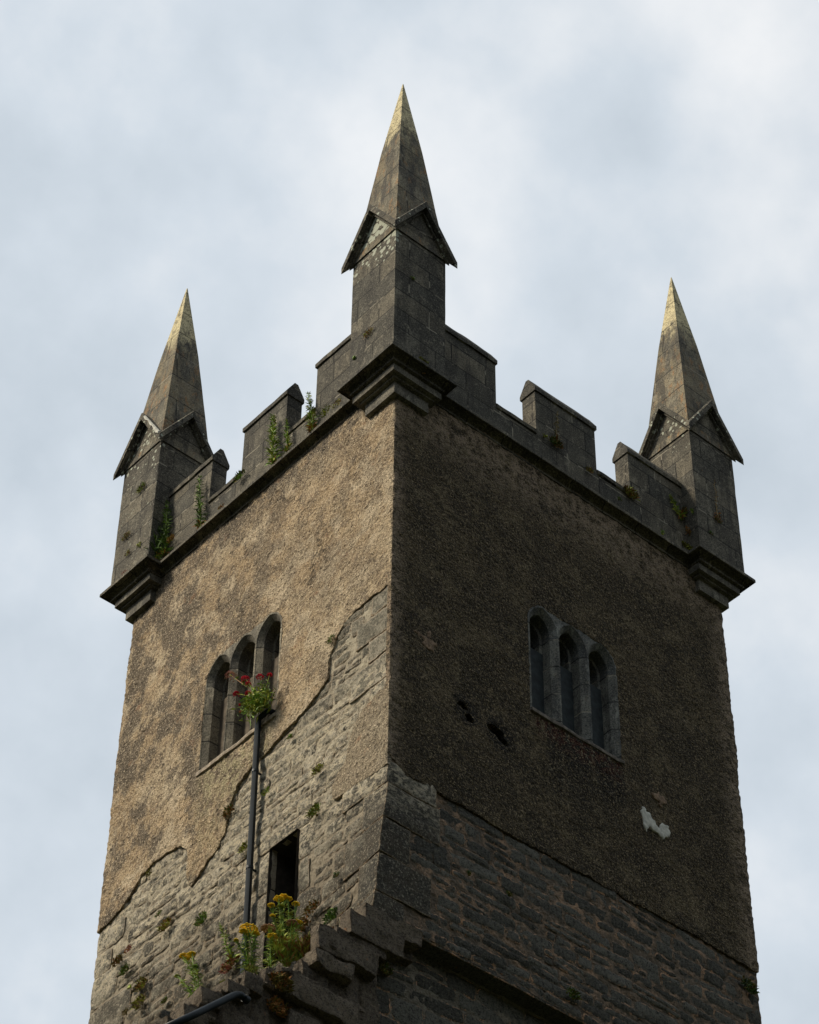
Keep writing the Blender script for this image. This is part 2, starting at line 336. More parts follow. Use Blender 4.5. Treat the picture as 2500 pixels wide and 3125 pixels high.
# --- rubble limestone, with a lime wash still clinging to it on the tan side
def rubble_mat(kind):
    m = M('rubble_limestone_' + kind); t = m.attr('tint'); ed = m.attr('edge')
    n1 = m.noise(3, 5, .6); n2 = m.noise(13, 5, .65, (2, 2, 2)); n3 = m.noise(36, 4, .75, (5, 1, 1), sc=(1, 1, 1.8)); n4 = m.noise(11, 4, .7, (9, 4, 4))
    # pointing mortar smeared over the stone edges in an uneven band
    band = m.mth('SUBTRACT', ed, m.mth('MULTIPLY', m.ss(n4, .38, .68), .058 if kind == 'washed' else .026)); smear = m.ss(band, -.004, .010, 1, 0)
    if kind == 'washed':
        col = m.ramp(t, [(0, (.105, .100, .082)), (.5, (.215, .20, .155)), (1, (.36, .33, .255))])
        col = m.mix(m.ss(m.noise(6, 4, .6, (3, 9, 1)), .5, .7, 0, .6), col, (.20, .165, .12))
        z = m.xyz()[2]; y = m.xyz()[1]
        up = m.ss(z, -8.6, -6.8, .25, 1)
        wash = m.mth('MULTIPLY', m.ss(n2, .44, .53), m.ss(m.noise(3.2, 5, .7, (6, 6, 2)), .42, .52, .25, 1))
        col = m.mix(m.mth('MULTIPLY', wash, m.mth('MULTIPLY', up, m.ss(z, -4.9, -5.6, .40, 1))), col, (.70, .625, .49))
        mort = m.mix(up, (.24, .19, .135), (.62, .54, .42)); mort = m.mix(m.ss(n4, .5, .62, 0, .5), mort, (.16, .13, .095))
        col = m.mix(smear, col, mort)
        col = m.mix(m.mth('MULTIPLY', m.ss(m.noise(1.9, 6, .72, (9, 9, 1)), .48, .56), m.ss(z, -6.0, -7.1, 0, .80)), col, (.075, .069, .057))
        corner = m.mth('MULTIPLY', m.ss(y, .85, .05), m.ss(z, -6.95, -7.7)); col = m.mix(m.mth('MULTIPLY', corner, m.ss(n4, .34, .60, .35, .95)), col, (.066, .062, .053))
        cream = m.mth('MULTIPLY', m.ss(m.noise(7, 5, .75, (3, 1, 9), sc=(1, 1, 1.7)), .50, .56), m.mth('MULTIPLY', m.ss(z, -7.9, -6.9), m.ss(z, -5.0, -5.5))); col = m.mix(m.mth('MULTIPLY', cream, .9), col, (.84, .73, .53))
        lowd = m.mth('MULTIPLY', m.ss(z, -7.2, -8.2), m.ss(n1, .40, .56, .05, .7)); col = m.mix(lowd, col, (.12, .10, .073)); col = m.mix(m.mth('MULTIPLY', m.ss(ed, .004, .016, 1, 0), m.ss(n4, .44, .56, .1, .8)), col, (.40, .29, .18))
        col = m.mix(m.mth('MULTIPLY', m.ss(m.noise(8, 5, .7, (1, 8, 1)), .64, .70), m.ss(z, -6.4, -8.2, 0, .8)), col, (.30, .15, .07))
        col = m.mix(m.ss(n3, .54, .70, 0, .8), col, (.060, .052, .040))
    else:
        col = m.ramp(t, [(0, (.105, .102, .086)), (.5, (.165, .160, .136)), (1, (.25, .242, .205))] if kind != 'stub' else [(0, (.11, .088, .064)), (.5, (.20, .160, .118)), (1, (.34, .275, .20))])
        if kind == 'quoin':
            col = m.mix(m.ss(m.noise(3.4, 5, .7, (4, 4, 9), sc=(1, 1, .35)), .44, .58, 0, .8), col, (.052, .050, .044)); col = m.mix(m.ss(m.noise(7, 5, .75, (8, 4, 1), sc=(1, 1, .3)), .56, .68, 0, .6), col, (.24, .215, .17))
        col = m.mix(m.ss(n1, .5, .72, 0, .6), col, (.070, .064, .052))
        col = m.mix(m.ss(n2, .54, .68, 0, .7), col, (.052, .053, .050))
        mort = m.mix(m.ss(m.noise(5, 4, .7, (1, 4, 4)), .46, .58), (.19, .17, .13), (.85, .50, .29)) if kind != 'stub' else (.15, .115, .08); col = m.mix(smear, col, mort)
        col = m.mix(m.ss(m.noise(9, 5, .7, (1, 8, 1)), .66 if kind != 'stub' else .63, .70, 0, .85), col, (.34, .15, .055))
        col = m.mix(m.ss(n3, .53, .70, 0, .85), col, (.026, .027, .025))
    gr = m.noise(30, 3, .85, (2, 7, 5)); g2 = m.noise(12, 5, .85, (5, 2, 5))
    hi = (.66, .59, .45) if kind == 'washed' else (.30, .265, .20)
    col = m.mix(m.ss(g2, .54, .62, 0, .28 if kind == 'washed' else .5), col, (.040, .037, .031)); col = m.mix(m.ss(gr, .55, .64, 0, .62), col, hi); col = m.mix(m.ss(gr, .46, .37, 0, .6 if kind == 'washed' else .85), col, (.030, .027, .022))
    b = m.bump(gr, 1., .024); b = m.bump(g2, 1., .03, b); b = m.bump(n2, .9, .035, b); b = m.bump(n3, 1., .028, b); b = m.bump(m.noise(28, 4, .8, (3, 3, 9), sc=(1, 1, 2.6)), 1., .03, b)
    return m.done(col, b)
RB_L = rubble_mat('washed'); RB_R = rubble_mat('dark'); QUOIN = rubble_mat('quoin'); STUB = rubble_mat('stub')
def mortar_mat(kind):
    m = M('lime_mortar_' + kind); n1 = m.noise(5, 5, .7); n2 = m.noise(30, 4, .7)
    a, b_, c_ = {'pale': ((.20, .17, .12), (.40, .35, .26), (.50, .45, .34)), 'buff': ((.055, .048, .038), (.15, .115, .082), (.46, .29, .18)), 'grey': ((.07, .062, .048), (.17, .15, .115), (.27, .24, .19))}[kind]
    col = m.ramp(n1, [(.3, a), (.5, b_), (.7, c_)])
    if kind == 'pale':
        z = m.xyz()[2]; col = m.mix(m.mth('MULTIPLY', m.ss(z, -6.4, -8.4, 0, .8), m.ss(n1, .35, .6, .5, 1)), col, (.13, .10, .068))
    col = m.mix(m.ss(n2, .5, .7, 0, .7), col, (.035, .028, .02))
    return m.done(col, m.bump(n2, 1, .03, m.bump(n1, .6, .06)))
MO_L = mortar_mat('pale'); MO_R = mortar_mat('buff'); MO_G = mortar_mat('grey')
# --- dressed grey limestone ashlar
def ashlar_mat(name, joints=True, tip=False, base=1., bw=.66, rh=.405, spots=True, cool=False):
    m = M(name); n1 = m.noise(2.1, 5, .6, (4, 1, 2)); n2 = m.noise(9, 5, .65, (2, 6, 2)); n3 = m.noise(48, 4, .7); st = m.noise(5, 4, .6, sc=(1, 1, .16), off=(1, 1, 1))
    q = lambda c_: (c_[0] * base * (.84 if cool else 1), c_[1] * base * (.94 if cool else 1), c_[2] * base * (1.12 if cool else 1))
    col = m.ramp(n1, [(.3, q((.056, .052, .043))), (.5, q((.100, .092, .074))), (.7, q((.185, .168, .132)))])
    col = m.mix(m.ss(st, .47, .62, 0, .85), col, q((.052, .048, .041))); col = m.mix(m.ss(m.noise(4.5, 5, .7, (11, 2, 2), sc=(1, 1, .4)), .55, .68, 0, .6), col, q((.27, .25, .20)))
    b = m.bump(n2, .45, .035)
    if joints:
        uv = m.n('ShaderNodeUVMap'); br = m.n('ShaderNodeTexBrick'); br.offset = .42; br.squash = 1.3; br.squash_frequency = 3
        wob = m.n('ShaderNodeVectorMath', operation='ADD'); nn = m.n('ShaderNodeTexNoise'); nn.inputs['Scale'].default_value = 6; m.l(m.tc.outputs['Object'], nn.inputs[0])
        sc_ = m.n('ShaderNodeVectorMath', operation='SCALE'); m.l(nn.outputs['Color'], sc_.inputs[0]); sc_.inputs[3].default_value = .022
        m.l(uv.outputs[0], wob.inputs[0]); m.l(sc_.outputs[0], wob.inputs[1]); m.l(wob.outputs[0], br.inputs['Vector'])
        br.inputs['Scale'].default_value = 1; br.inputs['Brick Width'].default_value = bw; br.inputs['Row Height'].default_value = rh; br.inputs['Mortar Size'].default_value = .013
        br.inputs['Mortar Smooth'].default_value = .3; br.inputs['Bias'].default_value = 0
        br.inputs['Color1'].default_value = (.62, .64, .66, 1); br.inputs['Color2'].default_value = (1.28, 1.22, 1.12, 1); br.inputs['Mortar'].default_value = (1, 1, 1, 1)
        col = m.mix(1., col, br.outputs['Color'], 'MULTIPLY')
        jn = m.mth('MULTIPLY', br.outputs['Fac'], m.ss(m.noise(4, 3, .6, (6, 6, 0)), .36, .52, .5, 1))
        light = m.ss(m.noise(3, 2, .5, (8, 0, 3)), .56, .6)
        b = m.bump(m.mth('SUBTRACT', 1, br.outputs['Fac']), .7, .012, b)
    if tip:
        z = m.xyz()[2]
        lich = m.mth('MULTIPLY', m.ss(z, 5.0, 5.85, .12, 1), m.ss(m.mth('ADD', m.noise(5, 5, .75, (3, 3, 3), sc=(1, 1, .45)), m.ss(z, 5.3, 6.6, 0, .35)), .44, .60))
        col = m.mix(m.mth('MULTIPLY', m.ss(m.noise(3, 5, .7, (2, 2, 4), sc=(1, 1, .3)), .44, .58), m.ss(z, 3.2, 5.0, .3, .6)), col, (.26, .205, .12))
        col = m.mix(m.mth('MULTIPLY', lich, m.ss(m.noise(9, 5, .75, (5, 5, 5)), .36, .52, .35, 1)), col, (.66, .57, .34)); col = m.mix(m.mth('MULTIPLY', m.ss(m.noise(10, 4, .65, (7, 1, 7), sc=(1, 1, .35)), .55, .66), m.ss(z, 6.0, 4.6, 0, .8)), col, (.30, .165, .07))
        col = m.mix(m.mth('MULTIPLY', m.ss(st, .52, .62), m.ss(z, 5.6, 4.2, 0, .75)), col, (.05, .046, .04))
    col = m.mix(m.ss(n2, .56, .68, 0, .6), col, (.22, .195, .15)); col = m.mix(m.ss(m.noise(14, 5, .8, (6, 3, 1)), .54, .64, 0, .6), col, q((.034, .031, .025))); col = m.mix(m.ss(n3, .50, .62, 0, .8), col, q((.028, .026, .021))); col = m.mix(m.ss(n3, .46, .36, 0, .45), col, (.30, .275, .22))
    if joints: col = m.mix(m.mth('MULTIPLY', jn, .8), col, m.mix(light, (.010, .009, .008), (.30, .27, .21)))
    if spots:
        col = m.mix(m.ss(m.noise(9, 4, .7, (2, 8, 8)), .70, .74, 0, .8), col, (.33, .16, .07))
        L = m.attr('lichen'); v = m.n('ShaderNodeTexVoronoi'); v.inputs['Scale'].default_value = 10; m.l(m.tc.outputs['Object'], v.inputs[0])
        wv = m.mth('ADD', v.outputs['Distance'], m.mth('MULTIPLY', m.noise(30, 3, .6, (3, 1, 1)), .25))
        dens = m.mth('ADD', m.mth('MULTIPLY', L, .48), m.mth('MULTIPLY', m.noise(3.2, 3, .5, (0, 4, 4)), .40))
        spot = m.mth('MULTIPLY', m.mth('GREATER_THAN', dens, wv), m.ss(L, .05, .3))
        col = m.mix(m.mth('MULTIPLY', spot, .9), col, (.40, .42, .34)); col = m.mix(m.mth('MULTIPLY', m.ss(m.voro(9, off=(2, 2, 7)), .028, .04, .8, 0), 1.), col, (.36, .36, .31))
    b = m.bump(n3, .7, .010, b)
    return m.done(col, b)
ASH = ashlar_mat('ashlar_limestone'); SPI = ashlar_mat('spire_limestone', tip=True, rh=.62, bw=1.1, base=1.12); PLAIN = ashlar_mat('dressed_limestone', joints=False, spots=False, base=1.35)
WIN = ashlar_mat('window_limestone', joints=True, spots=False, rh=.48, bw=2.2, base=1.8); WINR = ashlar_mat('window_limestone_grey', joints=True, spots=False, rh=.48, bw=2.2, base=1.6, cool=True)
def simple(name, col, rough=.9, bs=20, bd=.01, var=.35, spec=.25, metal=0):
    m = M(name); n1 = m.noise(bs, 4, .6); c = m.mix(m.ss(n1, .35, .7), tuple(x * (1 - var) for x in col), tuple(x * (1 + var) for x in col))
    m.b.inputs['Specular IOR Level'].default_value = spec; m.b.inputs['Metallic'].default_value = metal
    return m.done(c, m.bump(n1, .5, bd), rough)
BOARD = simple('slate_louvre', (.022, .029, .031), .7, 9, .01); INSIDE = simple('interior_shade', (.012, .010, .008)); PIPE = simple('painted_pipe', (.008, .014, .019), .45, 7, .003, .3, .22)  # INSIDE: darkness of holes and recesses put into the colour
GREEN = simple('leaf_green', (.16, .27, .035), .6, 8, .002, .45); YGREEN = simple('leaf_yellow_green', (.32, .36, .05), .6, 8, .002, .4); DGREEN = simple('leaf_dark_green', (.065, .12, .025), .6, 8, .002, .4)
RUST = simple('withered_rust', (.30, .135, .04), .8, 8, .002, .4); MOSS = simple('moss_olive', (.15, .125, .028), .9, 14, .004, .5); STRAW = simple('dry_straw', (.26, .20, .10), .8, 8, .002, .3)
YEL = simple('yellow_floret', (.80, .54, .02), .7, 9, .002, .25); CRIM = simple('crimson_floret', (.52, .016, .045), .7, 9, .002, .35); SEED = simple('seedhead_tan', (.34, .20, .11), .8, 9, .002, .3); PINK = simple('pink_floret', (.48, .20, .19), .7, 9, .002, .3)
LIME = simple('white_lime', (.50, .49, .43), .9, 14, .012, .18)

# ------------------------------------------------------------------ ground
GZ = -28.53
gm = M('meadow_grass'); n1 = gm.noise(.4, 5, .6); n2 = gm.noise(6, 4, .7)
gmat = gm.done(gm.mix(gm.ss(n2, .4, .65), (.026, .032, .014), (.050, .056, .026)), gm.bump(n2, .8, .1))
g = 900
tag(mesh_obj('ground', [(-g, -g, GZ), (g, -g, GZ), (g, g, GZ), (-g, g, GZ)], [(0, 1, 2, 3)], gmat), kind='structure')

hv = []; hf_ = []; NR = 96  # unseen ring of hills, added to block low sky light from the soffits
for i in range(NR):
    a = 2 * math.pi * i / NR
    for (r, z) in ((58, -.2), (78, 16), (96, 34), (125, 50), (170, 60), (320, 64)):
        k = float(vn(np.array([math.cos(a) * 4 + 9]), np.array([math.sin(a) * 4 + r * .02]))[0]); hv.append((r * math.cos(a), r * math.sin(a), GZ + z * (1 + .16 * k)))
for i in range(NR):
    for k in range(5): p_ = i * 6 + k; q_ = ((i + 1) % NR) * 6 + k; hf_.append((p_, p_ + 1, q_ + 1, q_))
hm_ = M('hill_blocker_dark'); n2 = hm_.noise(.25, 5, .7)
tag(mesh_obj('hill_sky_blocker', hv, hf_, hm_.done(hm_.mix(hm_.ss(n2, .4, .6), (.014, .017, .010), (.028, .031, .017)), hm_.bump(n2, 1, 2.)), smooth=True), kind='structure')

# ================================================================== TOWER
tower = bpy.data.objects.new('church_tower', None); COL.objects.link(tower); tower.location = (0, 0, 0)
tag(tower, 'old square stone church tower with spired corner pinnacles and render falling off its masonry', 'tower')

# window lights: centre, half width
WA = .06
LIGHTS = {'L': [(2.560, .26), (3.120, .265), (3.662, .255)], 'R': [(2.682, .252), (3.224, .254), (3.772, .252)]}
SILL, SPR, RISE = -4.77, -3.17, .335
def light_F(U, V, uc, hw, grow=0.):
    Rr = (RISE ** 2 + hw ** 2) / (2 * hw) ; xc = Rr - hw; Rr = Rr + grow
    du = np.abs(U - uc); arc = Rr - np.hypot(du + xc, np.maximum(V - SPR, 0)); rect = hw + grow - du
    return np.minimum(np.where(V > SPR, arc, rect), V - SILL + grow)
def window_F(side, U, V, grow=.015):
    f = np.full(U.shape, -9.)
    ls = LIGHTS[side]
    for uc, hw in ls: f = np.maximum(f, light_F(U, V, uc, hw, grow))
    top = -2.835 + .035 * fbm(U, V * 0, scale=.13, s=5)
    sp = np.minimum(np.minimum(U - ls[0][0] + .10, ls[2][0] + .10 - U), np.minimum(top - V, V - SPR + .1))
    return np.maximum(f, np.maximum(sp, np.minimum(np.minimum(U - ls[0][0], ls[2][0] - U), np.minimum(-3. - V, V - SILL + .02))))
CRACK = [(6.2, -6.24), (5.98, -6.23), (5.7, -6.2), (5.4, -6.1), (5.2, -5.93), (5.02, -5.81), (4.8, -5.75), (4.56, -5.74), (4.25, -5.80), (4.06, -5.92), (4.0, -6.12), (3.98, -6.4), (3.9, -6.66), (3.75, -6.56), (3.55, -6.42), (3.36, -6.32), (3.24, -6.18),
         (3.19, -5.95), (3.14, -5.76), (3.05, -5.56), (2.86, -5.42), (2.66, -5.37), (2.45, -5.33), (2.25, -5.26), (2.05, -5.20), (1.87, -5.17), (1.68, -5.10), (1.5, -5.02), (1.32, -4.93), (1.22, -4.84), (1.235, -4.6), (1.19, -4.42), (1.11, -4.27), (.95, -4.08), (.7, -4.02), (.455, -4.0), (.2, -4.02), (-.2, -4.03), (-.2, .2), (6.2, .2)]
PATCH = [(-.1, -5.74), (.2, -5.70), (.38, -5.80), (.52, -5.82), (.66, -5.95), (.72, -6.08), (.78, -6.3), (.85, -6.5), (1.06, -6.72), (1.03, -6.95), (.6, -6.98), (.3, -7.0), (.05, -7.02), (-.1, -7.03)]
def jag(U, V, a=.03, sc=.16, s=3): return a * fbm(U, V, scale=sc, o=4, s=s)
def FL_plaster(U, V):
    f = np.maximum(poly_sd(CRACK, U, V), poly_sd(PATCH, U, V)) + jag(U, V, .030) + jag(U, V, .020, .06, 21)
    f = np.minimum(f, -window_F('L', U, V)); f = np.minimum(f, np.hypot((U - 2.36) / .9, (V + 4.70) / 1.1) - .085 - jag(U, V, .02, .05, 8))
    return f
def FR_plaster(U, V):
    low = V - np.interp(U, [0, .1, .3, .8, 2, 3.2, 4.2, 5, 6.4], [-6.84, -6.90, -7.0, -7.02, -7.05, -7.03, -7.02, -7.0, -7.04])
    f = np.minimum(low + jag(U, V, .030, .2, 9) + jag(U, V, .022, .06, 22), -window_F('R', U, V))
    for (a, b, ra, rb, sg) in ((1.22, -5.40, .10, .055, -1), (1.33, -5.55, .075, .06, -1), (1.78, -5.50, .15, .08, -1), (1.92, -5.60, .08, .05, -1)):
        f = np.minimum(f, (np.hypot((U - a) / ra, (V - b) / rb) - 1) * .06 - jag(U, V, .03, .07, 4))
    return f
def arris(v): return .014 + .012 * fbm(v, v * 0, scale=.16, o=3, s=43)
def plaster_disp(side):
    s = 40 if side == 'L' else 80
    W_ = WL if side == 'L' else WR
    def d(u, v, f):
        h = .018 * fbm(u, v, scale=.8, o=2, s=s) + .006 * fbm(u, v, scale=.14, o=3, s=s + 5) + .009 * vn(u / .045, v / .045, None, s + 9)
        h = h - .006 * np.exp(-np.clip(f, 0, 9) / .015)
        k = np.exp(-np.abs(u) / .05)
        return h * (1 - k) - arris(v) * np.exp(-np.abs(u) / .03) - arris(v + 3) * np.exp(-np.abs(W_ - u) / .03)
    return d
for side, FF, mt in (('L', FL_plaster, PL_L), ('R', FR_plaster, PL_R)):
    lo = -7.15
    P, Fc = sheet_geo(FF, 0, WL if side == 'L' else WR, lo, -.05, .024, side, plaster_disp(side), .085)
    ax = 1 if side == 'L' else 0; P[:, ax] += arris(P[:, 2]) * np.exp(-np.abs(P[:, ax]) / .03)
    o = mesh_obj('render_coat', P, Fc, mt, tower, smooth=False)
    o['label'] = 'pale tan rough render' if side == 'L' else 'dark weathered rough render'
# scar and lime patches on the dark render (thin remains of a finishing coat)
def flake(name, poly, jit, mat, frame, hh, label=None, hole=None, par=tower):
    xs = [p[0] for p in poly]; ys = [p[1] for p in poly]
    Ff = lambda U, V: poly_sd(poly, U, V) + jag(U, V, jit, .05, 12) + jag(U, V, jit * .6, .15, 2)
    P, Fc = sheet_geo(Ff, min(xs) - .1, max(xs) + .1, min(ys) - .1, max(ys) + .1, .011, frame, lambda u, v, f: hh + .004 * vn(u / .03, v / .03) - .01 * np.exp(-np.clip(f, 0, 9) / .01), .02)
    o = mesh_obj(name, P, Fc, mat, par, smooth=True)
    if label: o['label'] = label
    return o
flake('lime_patch', [(4.343, -5.418), (4.4, -5.353), (4.443, -5.393), (4.512, -5.395), (4.549, -5.461), (4.589, -5.487), (4.595, -5.54), (4.662, -5.543), (4.71, -5.423), (4.784, -5.423), (4.847, -5.428), (4.832, -5.483), (4.866, -5.522), (4.848, -5.592), (4.707, -5.712), (4.669, -5.662), (4.626, -5.628), (4.554, -5.662), (4.485, -5.608), (4.463, -5.671), (4.417, -5.737), (4.367, -5.65), (4.36, -5.551)], .030, LIME, 'R', .020, 'white lime patch')
SCAR = simple('exposed_buff_mortar', (.21, .145, .095), .95, 22, .03, .4)
flake('mortar_scar', [(0.351, -4.636), (0.478, -4.605), (0.527, -4.62), (0.667, -4.507), (0.641, -4.634), (0.766, -4.647), (0.718, -4.818), (0.65, -4.785), (0.555, -4.823), (0.533, -4.691), (0.419, -4.65)], .045, SCAR, 'R', .013, 'buff scar')
flake('mortar_scar', [(4.486, -4.968), (4.563, -5.013), (4.661, -4.984), (4.727, -4.954), (4.822, -4.971), (4.848, -5.034), (4.732, -5.15), (4.683, -5.103), (4.632, -5.072), (4.561, -5.044)], .05, SCAR, 'R', .013, 'buff scar')

# masonry core (mortar bed) and rubble stones ------------------------------------------------
def FL_core(U, V):
    f = np.minimum(np.minimum(U - np.where(V < -9.22, .40, .05), WL - .02 - U), V + 28.4)
    f = np.minimum(f, -window_F('L', U, V, 0.0)); f = np.minimum(f, np.hypot(U - 2.36, V + 4.70) - .10)
    return np.minimum(f, -np.minimum(np.minimum(U - 1.70, 2.235 - U), np.minimum(-7.0 - V, V + 8.75)) + jag(U, V, .012, .1, 5))
def FR_core(U, V):
    f = np.minimum(U - .05, -window_F('R', U, V, 0.0))
    for (a, b) in ((1.26, -5.46), (1.84, -5.53)): f = np.minimum(f, np.hypot((U - a) / 2.0, (V - b)) - .13)
    return f
mdisp = lambda base: (lambda u, v, f: base + .014 * fbm(u, v, scale=.13, o=3, s=2) + .008 * vn(u / .04, v / .04))
P, Fc = sheet_geo(FL_core, 0, WL, -14.0, -.1, .03, 'L', mdisp(-.048), .12); mesh_obj('mortar_bed', P, Fc, MO_L, tower)
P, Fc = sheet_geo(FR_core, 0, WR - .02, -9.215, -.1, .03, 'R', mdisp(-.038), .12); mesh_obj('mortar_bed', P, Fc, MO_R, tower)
low_poly = [(-.02, -9.20), (-.30, -9.62), (-1.0, -10.42), (-1.5, -10.80), (-1.9, -11.05), (-2.3, -11.5), (-2.8, -12.0), (-3.2, -12.8), (-3.3, -14.1), (6.36, -14.1), (6.36, -9.20)]
P, Fc = sheet_geo(lambda U, V: poly_sd(low_poly, U, V) + jag(U, V, .03), -3.4, 6.4, -14.0, -9.2, .03, 'R2', mdisp(-.030), .12); mesh_obj('mortar_bed', P, Fc, MO_G, tower)
# soffit under the oversailing upper face
bs = MB(); rough_box(bs, -.15, WR - .02, .035, .50, -9.24, -9.15, .07, .012, .01, 3, .3); bs.build('ledge_soffit', RB_R, tower)

def add_stone(mb, q, frame, base, rng, tint, step=.035, smoothness=1., dome=.012):
    # q: four corners (u,v) counter-clockwise
    q = np.array(q, float); fr, flip = FRAMES[frame]
    wu = np.linalg.norm(q[1] - q[0]); wv = np.linalg.norm(q[3] - q[0])
    n = max(3, int(wu / step)); m_ = max(3, int(wv / step))
    a = np.linspace(0, 1, n + 1); b = np.linspace(0, 1, m_ + 1); A, B = np.meshgrid(a, b)
    # round the outline a little
    ca = A - .5; cb = B - .5; rr = 1 - .10 * (np.abs(2 * ca) ** 4) * (np.abs(2 * cb) ** 4)
    A2 = .5 + ca * rr; B2 = .5 + cb * rr
    U = (1 - A2) * (1 - B2) * q[0, 0] + A2 * (1 - B2) * q[1, 0] + A2 * B2 * q[2, 0] + (1 - A2) * B2 * q[3, 0]
    V = (1 - A2) * (1 - B2) * q[0, 1] + A2 * (1 - B2) * q[1, 1] + A2 * B2 * q[2, 1] + (1 - A2) * B2 * q[3, 1]
    sd = rng.randint(0, 9999); bord = (A < 1e-9) | (A > 1 - 1e-9) | (B < 1e-9) | (B > 1 - 1e-9)
    du = .018 * fbm(U + sd, V, scale=.12, o=2, s=1) * (bord * .6 + .4); dv = .014 * fbm(U, V + sd, scale=.12, o=2, s=4) * (bord * .6 + .4)
    e = np.minimum(np.minimum(A, 1 - A) * wu, np.minimum(B, 1 - B) * wv)
    tilt = (A - .5) * rng.uniform(-.018, .018) + (B - .5) * rng.uniform(-.010, .022)
    h = base + tilt + dome * (1 - np.exp(-e / .03)) + smoothness * (.011 * fbm(U + sd * .37, V, scale=.14, o=3, s=7) + .006 * vn(U / .03 + sd, V / .05)) - .007 * bord
    P = fr(U + du, V + dv, h).reshape(-1, 3); w_ = n + 1
    Fs = [(j * w_ + i, j * w_ + i + 1, (j + 1) * w_ + i + 1, (j + 1) * w_ + i) for j in range(m_) for i in range(n)]
    if flip: Fs = [f[::-1] for f in Fs]
    mb.add(P, Fs, tint, 0, e.ravel())
class RNG(random.Random):
    def randint(s, a, b): return random.Random.randint(s, a, b)
def courses(mb, frame, u0, u1, v0, v1, hr, wr, keep, base, seed, qedge=None, tr=(0, 1), gap=.012, lean=.02):
    rng = RNG(seed); v = v1
    while v > v0:
        h = rng.uniform(*hr); u = u0(v) if callable(u0) else u0; u -= rng.uniform(0, .1)
        ph = rng.uniform(0, 9)
        fl = lambda uu, ph=ph: lean * math.sin(uu * 1.7 + ph)
        while u < u1:
            w_ = rng.uniform(*wr) * (1 if rng.random() > .25 else .5)
            if u1 - u - w_ < .12: w_ = u1 - u
            ue = min(u + w_, u1)
            splits = [(v - h, v)] if rng.random() > .3 or h < .17 else [(v - h, v - h * .52), (v - h * .48, v)]
            for a, b in splits:
                g_ = gap * rng.uniform(.4, 1.5); s1, s2 = fl(u), fl(ue); j = lambda: rng.uniform(-.012, .012)
                q = [(u + g_ + j(), a + s1 + g_ + j()), (ue - g_ + j(), a + s2 + g_ + j()), (ue - g_ + j(), b + s2 - g_ + j()), (u + g_ + j(), b + s1 - g_ + j())]
                if frame != 'R2': q = [(max(x, .05), y) for x, y in q]
                if q[1][0] - q[0][0] < .08: continue
                cu, cv = (u + ue) / 2, (a + b) / 2
                if keep(cu, cv, (ue - u) / 2, (b - a) / 2): add_stone(mb, q, frame, base + rng.uniform(-.008, .008), rng, rng.uniform(*tr), smoothness=1.)
            u = ue
        v -= h
def keepL(u, v, a, b):
    if 1.62 - a < u < 2.30 + a and -8.78 - b < v < -6.93 + b: return False
    if any(y0 - .0 < v < y1 and u < uq for y0, y1, uq in QL): return False
    U = np.array([u - a * .8, u + a * .8, u, u, u]); V = np.array([v, v, v - b * .8, v + b * .8, v])
    if (window_F('L', U, V) > -.12).any() or math.hypot(u - 2.36, v + 4.7) < .2 + a: return False
    return bool((np.maximum(poly_sd(CRACK, U, V), poly_sd(PATCH, U, V)) < .04).any())
QL = [(-4.35, -4.0, .42), (-4.75, -4.35, .70), (-5.13, -4.75, .45), (-5.56, -5.13, .80), (-5.80, -5.56, .4), (-7.27, -7.0, .85), (-7.81, -7.27, .45), (-8.35, -7.81, .75), (-8.92, -8.35, .42), (-9.40, -8.92, .7), (-10.0, -9.4, .4), (-14, -10.0, .3)]
st = MB(); rng = RNG(11); qd = MB(); ql = MB()
def quoin(mb, lx, ly, z0, z1, ins_, sd, tint):
    n0 = len(mb.v); rough_box(mb, ins_, lx, ins_, ly, z0 + .003, z1 - .003, .045, .016, .010, sd, tint)
    for i in range(n0, len(mb.v)):
        x, y, z = mb.v[i]; f_ = .092 * min(max(-7.3 - z, 0), 2.3); ky = min(max(1 - (y - ins_) / 1.3, 0), 1) ** 1.5; kx = min(max(1 - (x - ins_) / .45, 0), 1)
        mb.v[i] = (x - f_ * ky * kx, y, z)
for k, (a, b, uq) in enumerate(QL[:5]): quoin(ql, .30, uq, a, b, .020, 300 + k, rng.uniform(.3, .7))
for k, (a, b, lx, ly) in enumerate([(-7.27, -6.92, .80, .85), (-7.81, -7.27, .86, .45), (-8.35, -7.81, .40, .75), (-8.92, -8.35, .72, .42), (-9.22, -8.92, .36, .70)]): quoin(qd, lx, ly, a, b, .008, 310 + k, rng.uniform(.25, .6))
ql.build('quoins', RB_L, tower); qd.build('quoins', RB_L, tower)
QF = [(-6.62, -6.24, 5.35), (-7.0, -6.62, 5.6), (-7.5, -7.0, 5.42), (-7.95, -7.5, 5.05), (-8.45, -7.95, 5.55), (-8.9, -8.45, 5.1)]
for a, b, uq in QF: add_stone(st, [(uq + .012, a + .012), (5.985, a + .012), (5.985, b - .010), (uq + .012, b - .010)], 'L', -.030, rng, rng.uniform(.5, .9), step=.04, smoothness=.5, dome=.006)
